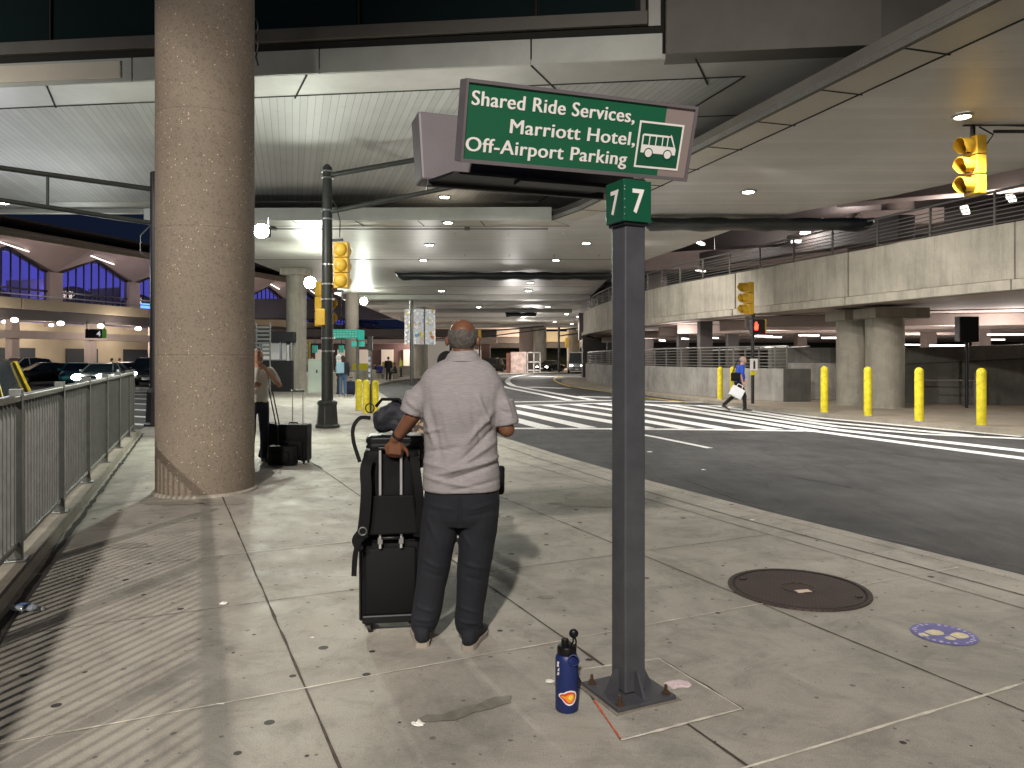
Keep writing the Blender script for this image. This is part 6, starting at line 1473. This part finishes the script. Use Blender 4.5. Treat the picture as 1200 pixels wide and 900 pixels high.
# teal street sign
ts_ = thing('direction_sign', 'teal street name sign on a slim grey post beside three yellow bollards', 'sign', at(419, 476))
MB().tube([(0, 0, 0), (0, 0, 2.55)], .045, 10).build('post', M['galv'], ts_, smooth=60)
MB().box((-.42, -.06, 2.42), (.98, .03, .30)).build('sign_blade', M['teal'], ts_, bevel=.01); MB().box((.12, -.03, 2.38), (.22, .03, .34)).build('shield_plate', M['teal'], ts_, bevel=.01)
MB().box((.02, .0, 2.08), (.46, .03, .17), R(30)).build('cross_blade', M['teal'], ts_, bevel=.01)
ln = MB()
for z in (2.50, 2.42, 2.34):
    for i in range(9): ln.box((-.84+.1*i, -.077, z), (.07 if (i+int(z*50)) % 3 else .04, .004, .035))
ln.build('worn_lettering', mat('pale_teal', (.35, .75, .62), .5), ts_)
for px, lb_ in ((369, 'small teal gate plate left of the signal pole'), (400, 'small teal gate plate right of the signal pole')):
    p = D0(px, 409, 46); t = thing('gate_plate', lb_, 'sign', p); MB().box((0, 0, 0), (.32, .06, .46)).build('plate', M['teal'], t); MB().box((0, -.04, 0), (.14, .01, .24)).build('pale_mark', mat('pale_teal', (.35, .75, .62), .5), t); MB().tube([(0, .02, .2), (0, .02, 6-p.z)], .02, 6).build('hanger', M['black'], t)
p = at(427.5, 486); t = thing('signal_post', 'slim stickered post directly behind the middle small bollard', 'post', p+V((.0, .8, 0))); MB().tube([(0, 0, 0), (0, 0, 2.05)], .055, 10).build('post', M['galv'], t, smooth=60); MB().box((0, 0, 2.05), (.14, .16, .42)).build('head', M['black'], t, bevel=.02)
sk = MB()
for i, z in enumerate((.9, 1.1, 1.25, 1.45, 1.6)): sk.box((-.01, -.056, z), (.06, .012, .1))
sk.build('sticker', mat('sticker_blue_white', (.4, .45, .6), .5, var=.6, vscale=30), t)
p = at(482.5, 452); t = thing('sign_post', 'tall bare grey post in front of the mosaic panel', 'post', p); MB().tube([(0, 0, 0), (0, 0, 5.0)], .11, 12).build('post', M['galv'], t, smooth=60)
# mosaic wrap
mo = thing('mosaic_panel', 'tall column wrap of white and coloured mosaic pieces', 'artwork', (-8.0, 64, 2.8))
m, k = blank('mosaic', .4); vo = k.n('ShaderNodeTexVoronoi'); vo.inputs['Scale'].default_value = 3.4; k.L(k.pos, vo.inputs['Vector']); sp = k.n('ShaderNodeSeparateColor'); k.L(vo.outputs['Color'], sp.inputs[0])
cc2 = k.ramp(sp.outputs[0], (0, (.75, .75, .72)), (.55, (.8, .8, .78)), (.60, (.12, .3, .5)), (.66, (.8, .8, .78)), (.84, (.8, .8, .78)), (.88, (.6, .12, .06)), (.93, (.7, .6, .1)))
k.color(k.mix(k.math('GREATER_THAN', vo.outputs['Distance'], .38), cc2, (.02, .03, .02))); k.b.inputs['Emission Strength'].default_value = .5; k.L(cc2, k.b.inputs['Emission Color'])  # pieces emit on their own so the wrap looks brightly lit
MB().lathe([(.86, 0), (.86, 3.0)], (-.35, -.3, 0), 20).build('wrap', m, mo, smooth=40); MB().lathe([(.62, 0), (.62, 3.0)], (.75, .1, 0), 20).build('wrap', m, mo, smooth=40)
tl = thing('slatted_board', 'grey louvred board fixed beside the pebbled column', 'sign', D0(308, 400, 30)); sl = MB()
for i in range(8): sl.box((0, 0, -.55+.16*i), (.55, .05, .09))
sl.build('slats', M['galv'], tl); MB().box((-.28, .05, 0), (.05, .05, 1.5)).box((.28, .05, 0), (.05, .05, 1.5)).build('frame', M['galv'], tl); MB().tube([(.28, .05, -.6), (.28, .05, -2.6)], .03, 6).build('post', M['galv'], tl)
# far signal mast
for px, Y, hgt, L_, lb_, yy in ((655, 86, 5.6, 7.5, 'thin black far signal mast left of the silver van', -1), (562, 92, 5.6, -2, 'far yellow signal on a mast beside the man\'s head', 1)):
    t = thing('far_signal_mast', lb_, 'traffic signal', ((px-600)/F*Y, Y, 0)); MB().tube([(0, 0, 0), (0, 0, 5.2)], .13, 10).build('shaft', M['black'], t, smooth=60)
    MB().tube([(0, 0, 4.9), (L_ if L_ > 0 else 8, 0, 5.6)], .09, 8).tube([(0, 0, 4.2), (L_ if L_ > 0 else 8, 0, 5.2)], .07, 8).build('mast_arm', M['black'], t, smooth=60)
    MB().box((.9 if yy < 0 else .0, -.2, 3.4 if yy < 0 else 4.6), (.4, .35, 1.1)).build('signal_housing', M['yellow'], t, bevel=.03)

# ------------------------------------------------------------------ vehicles
def vehicle(name, label, cat, loc, rz, col, kind='sedan', lights=True, group=None, taxi=False, plate=(.6, .6, .6), power=0):
    t = thing(name, label, cat, loc, rz, group)
    pm_ = mat('car_paint_%.2f_%.2f_%.2f' % col, col, .3, .3, coat=.5)
    if kind == 'sedan':
        W_, ST = .91, [(-2.35, .42, .70, .74), (-2.28, .30, .86, .86), (-1.5, .22, .98, .91), (-.6, .20, .98, .91), (.6, .20, .97, .91), (1.1, .20, .95, .91), (1.9, .24, .84, .88), (2.25, .32, .72, .80), (2.35, .42, .62, .70)]
        GH = [(-1.75, .96, .97, .78), (-1.05, .94, 1.36, .62), (-.3, .94, 1.43, .61), (.35, .94, 1.40, .61), (1.15, .93, .95, .76)]
    elif kind == 'suv':
        W_, ST = .96, [(-2.4, .45, .95, .82), (-2.34, .32, 1.08, .92), (-1.5, .26, 1.08, .96), (.6, .24, 1.06, .96), (1.2, .24, 1.04, .96), (2.1, .28, .98, .92), (2.4, .38, .86, .82), (2.46, .5, .7, .7)]
        GH = [(-2.28, 1.04, 1.10, .84), (-1.95, 1.04, 1.66, .70), (-.8, 1.04, 1.76, .70), (.2, 1.04, 1.72, .70), (1.05, 1.03, 1.06, .82)]
    else:
        W_, ST = 1.0, [(-2.9, .5, 1.2, .95), (-2.85, .35, 1.3, 1.0), (0, .3, 1.3, 1.0), (1.5, .3, 1.25, 1.0), (2.4, .34, 1.1, .95), (2.75, .42, .95, .86), (2.85, .55, .8, .75)]
        GH = [(-2.86, 1.25, 1.3, .98), (-2.8, 1.25, 2.35, .84), (0, 1.25, 2.45, .84), (.9, 1.25, 2.35, .82), (2.1, 1.2, 1.26, .88)]
    rings = []
    for y, z0, z1, w_ in ST:
        rings.append([V((sx*w_*f, y, z0+(z1-z0)*g)) for sx, f, g in ((-1, .86, 0), (1, .86, 0), (1, 1, .25), (1, 1.0, .6), (1, .95, .92), (1, .86, 1), (-1, .86, 1), (-1, .95, .92), (-1, 1.0, .6), (-1, 1, .25))])
    MB().loft(rings).build('body', pm_, t, smooth=35, bevel=.01)
    rings = []
    for y, z0, z1, w_ in GH: rings.append([V((-W_*.92, y, z0)), V((W_*.92, y, z0)), V((w_, y, z1)), V((-w_, y, z1))])
    MB().loft(rings).build('window', M['glass'], t, smooth=25)
    rf = MB(); g = GH[1:-1]
    rf.loft([[V((-w_-.01, y, z1-.02)), V((w_+.01, y, z1-.02)), V((w_*.9, y, z1+.03)), V((-w_*.9, y, z1+.03))] for y, z0, z1, w_ in g]).build('roof', pm_, t, smooth=40)
    pl = MB()
    for sx in (-1, 1):
        for (a, b2) in ((0, 1), (-1, -2)):
            pl.bar((sx*W_*.93, GH[a][0], GH[a][1]), (sx*(GH[b2][3]+.01), GH[b2][0], GH[b2][2]), .07, .06)
        pl.bar((sx*W_*.93, -.25, GH[0][1]-.05), (sx*(GH[2][3]+.015), -.25, GH[2][2]-.02), .06, .07)
    pl.build('pillar', pm_, t)
    wr_ = .33 if kind == 'sedan' else .38
    for sx in (-1, 1):
        for yy in (-1.42, 1.42 if kind != 'van' else 1.7):
            w = MB().lathe([(wr_*.62, -.11), (wr_*.95, -.11), (wr_, -.08), (wr_, .08), (wr_*.95, .11), (wr_*.62, .11)], (0, 0, 0), 28).xf(Matrix.Translation((sx*(W_-.07), yy, wr_))@Matrix.Rotation(R(90), 4, 'Y')).build('wheel', M['rubber'], t, smooth=40)
            MB().lathe([(.03, -.12), (wr_*.62, -.115), (wr_*.62, .115), (.03, .12)], (0, 0, 0), 20).xf(Matrix.Translation((sx*(W_-.07), yy, wr_))@Matrix.Rotation(R(90), 4, 'Y')).build('rim', M['steel'], w, smooth=30)
        y_ = ST[-2][0]; hz = .66 if kind == 'sedan' else (.82 if kind == 'suv' else .9)
        MB().ball((sx*.62, y_+.02, hz), .26 if power else .14, 12, (1.2, .5, .75)).build('headlight', (M['lampg'] if power else M['lampw']) if lights else M['glass'], t, smooth=60)  # enlarged glowing ball imitates glare on the dazzling car
        MB().box((sx*.66, ST[1][0]-.03, hz+.12), (.30, .06, .16)).build('tail_light', mat('tail_red', (.4, .01, .01), .3, emit=.6 if lights else 0, ecol=(1, .05, .03)), t, bevel=.01)
        MB().box((sx*(W_+.08), .75, GH[0][1]+.06), (.16, .1, .12)).build('side_mirror', pm_, t, bevel=.02)
    MB().box((0, ST[-1][0]+.005, .50), (.42, .03, .16)).build('number_plate', mat('plate_%.2f' % plate[0], plate, .5), t)
    MB().box((0, ST[0][0]-.005, .62), (.42, .03, .16)).build('number_plate', mat('plate_%.2f' % plate[0], plate, .5), t)
    MB().box((0, ST[-1][0]-.01, .66), (.9, .05, .12)).build('grille', M['black'], t)
    if taxi: MB().box((0, -.1, GH[2][2]+.12), (.5, .2, .16)).build('roof_light', M['white'], t, bevel=.02)
    if power: 
        m_ = Matrix.Rotation(rz, 3, 'Z'); q = V(loc)+m_@V((0, 2.8, .75)); lamp('SPOT', q, power, (.95, 1, .95), .1, V(loc)+m_@V((0, 20, -.3)), 70, .8)
    return t
def vx(px, Y): return ((px-600)/F*Y, Y, RZ)
vehicle('taxi', 'yellow taxi cut off by the picture edge just beyond the railing', 'taxi', (-8.32, 10.5, RZ), R(180+23), (.70, .50, .02), 'suv', False, None, True)
vehicle('parked_car', 'black sedan with red plate facing the camera near the taxi', 'car', vx(52, 50), R(140), (.008, .009, .011), 'sedan', True, plate=(.7, .2, .2))
vehicle('parked_car', 'white car behind the yellow taxi', 'car', vx(22, 56), R(160), (.6, .6, .62), 'suv', True)
vehicle('parked_car', 'teal car between the black sedan and the dazzling headlights', 'car', vx(92, 48), R(205), (.02, .25, .28), 'sedan', False)
vehicle('parked_car', 'silver car with dazzling headlights behind the railing', 'car', vx(122, 44), R(190), (.3, .32, .33), 'sedan', True, power=2500)
vehicle('parked_car', 'dark grey car with a lit headlight right of the dazzling one', 'car', vx(148, 52), R(185), (.05, .055, .06), 'sedan', True)
vehicle('parked_car', 'black sport utility car seen left of the pebbled column', 'car', vx(176, 47), R(200), (.010, .011, .015), 'suv', True)
vehicle('van', 'silver van with bright headlights at the far bend', 'van', vx(676, 86), R(175), (.35, .36, .38), 'van', True)
vehicle('parked_car', 'black car between white booth and silver van', 'car', vx(645, 92), R(150), (.01, .01, .012), 'sedan', True)
vehicle('parked_car', 'dark car with headlight just right of the man in grey', 'car', vx(576, 90), R(160), (.015, .02, .018), 'suv', True)
vehicle('parked_car', 'dark green car behind the far kerb beside the booth', 'car', vx(592, 96), R(120), (.02, .04, .03), 'suv', False)
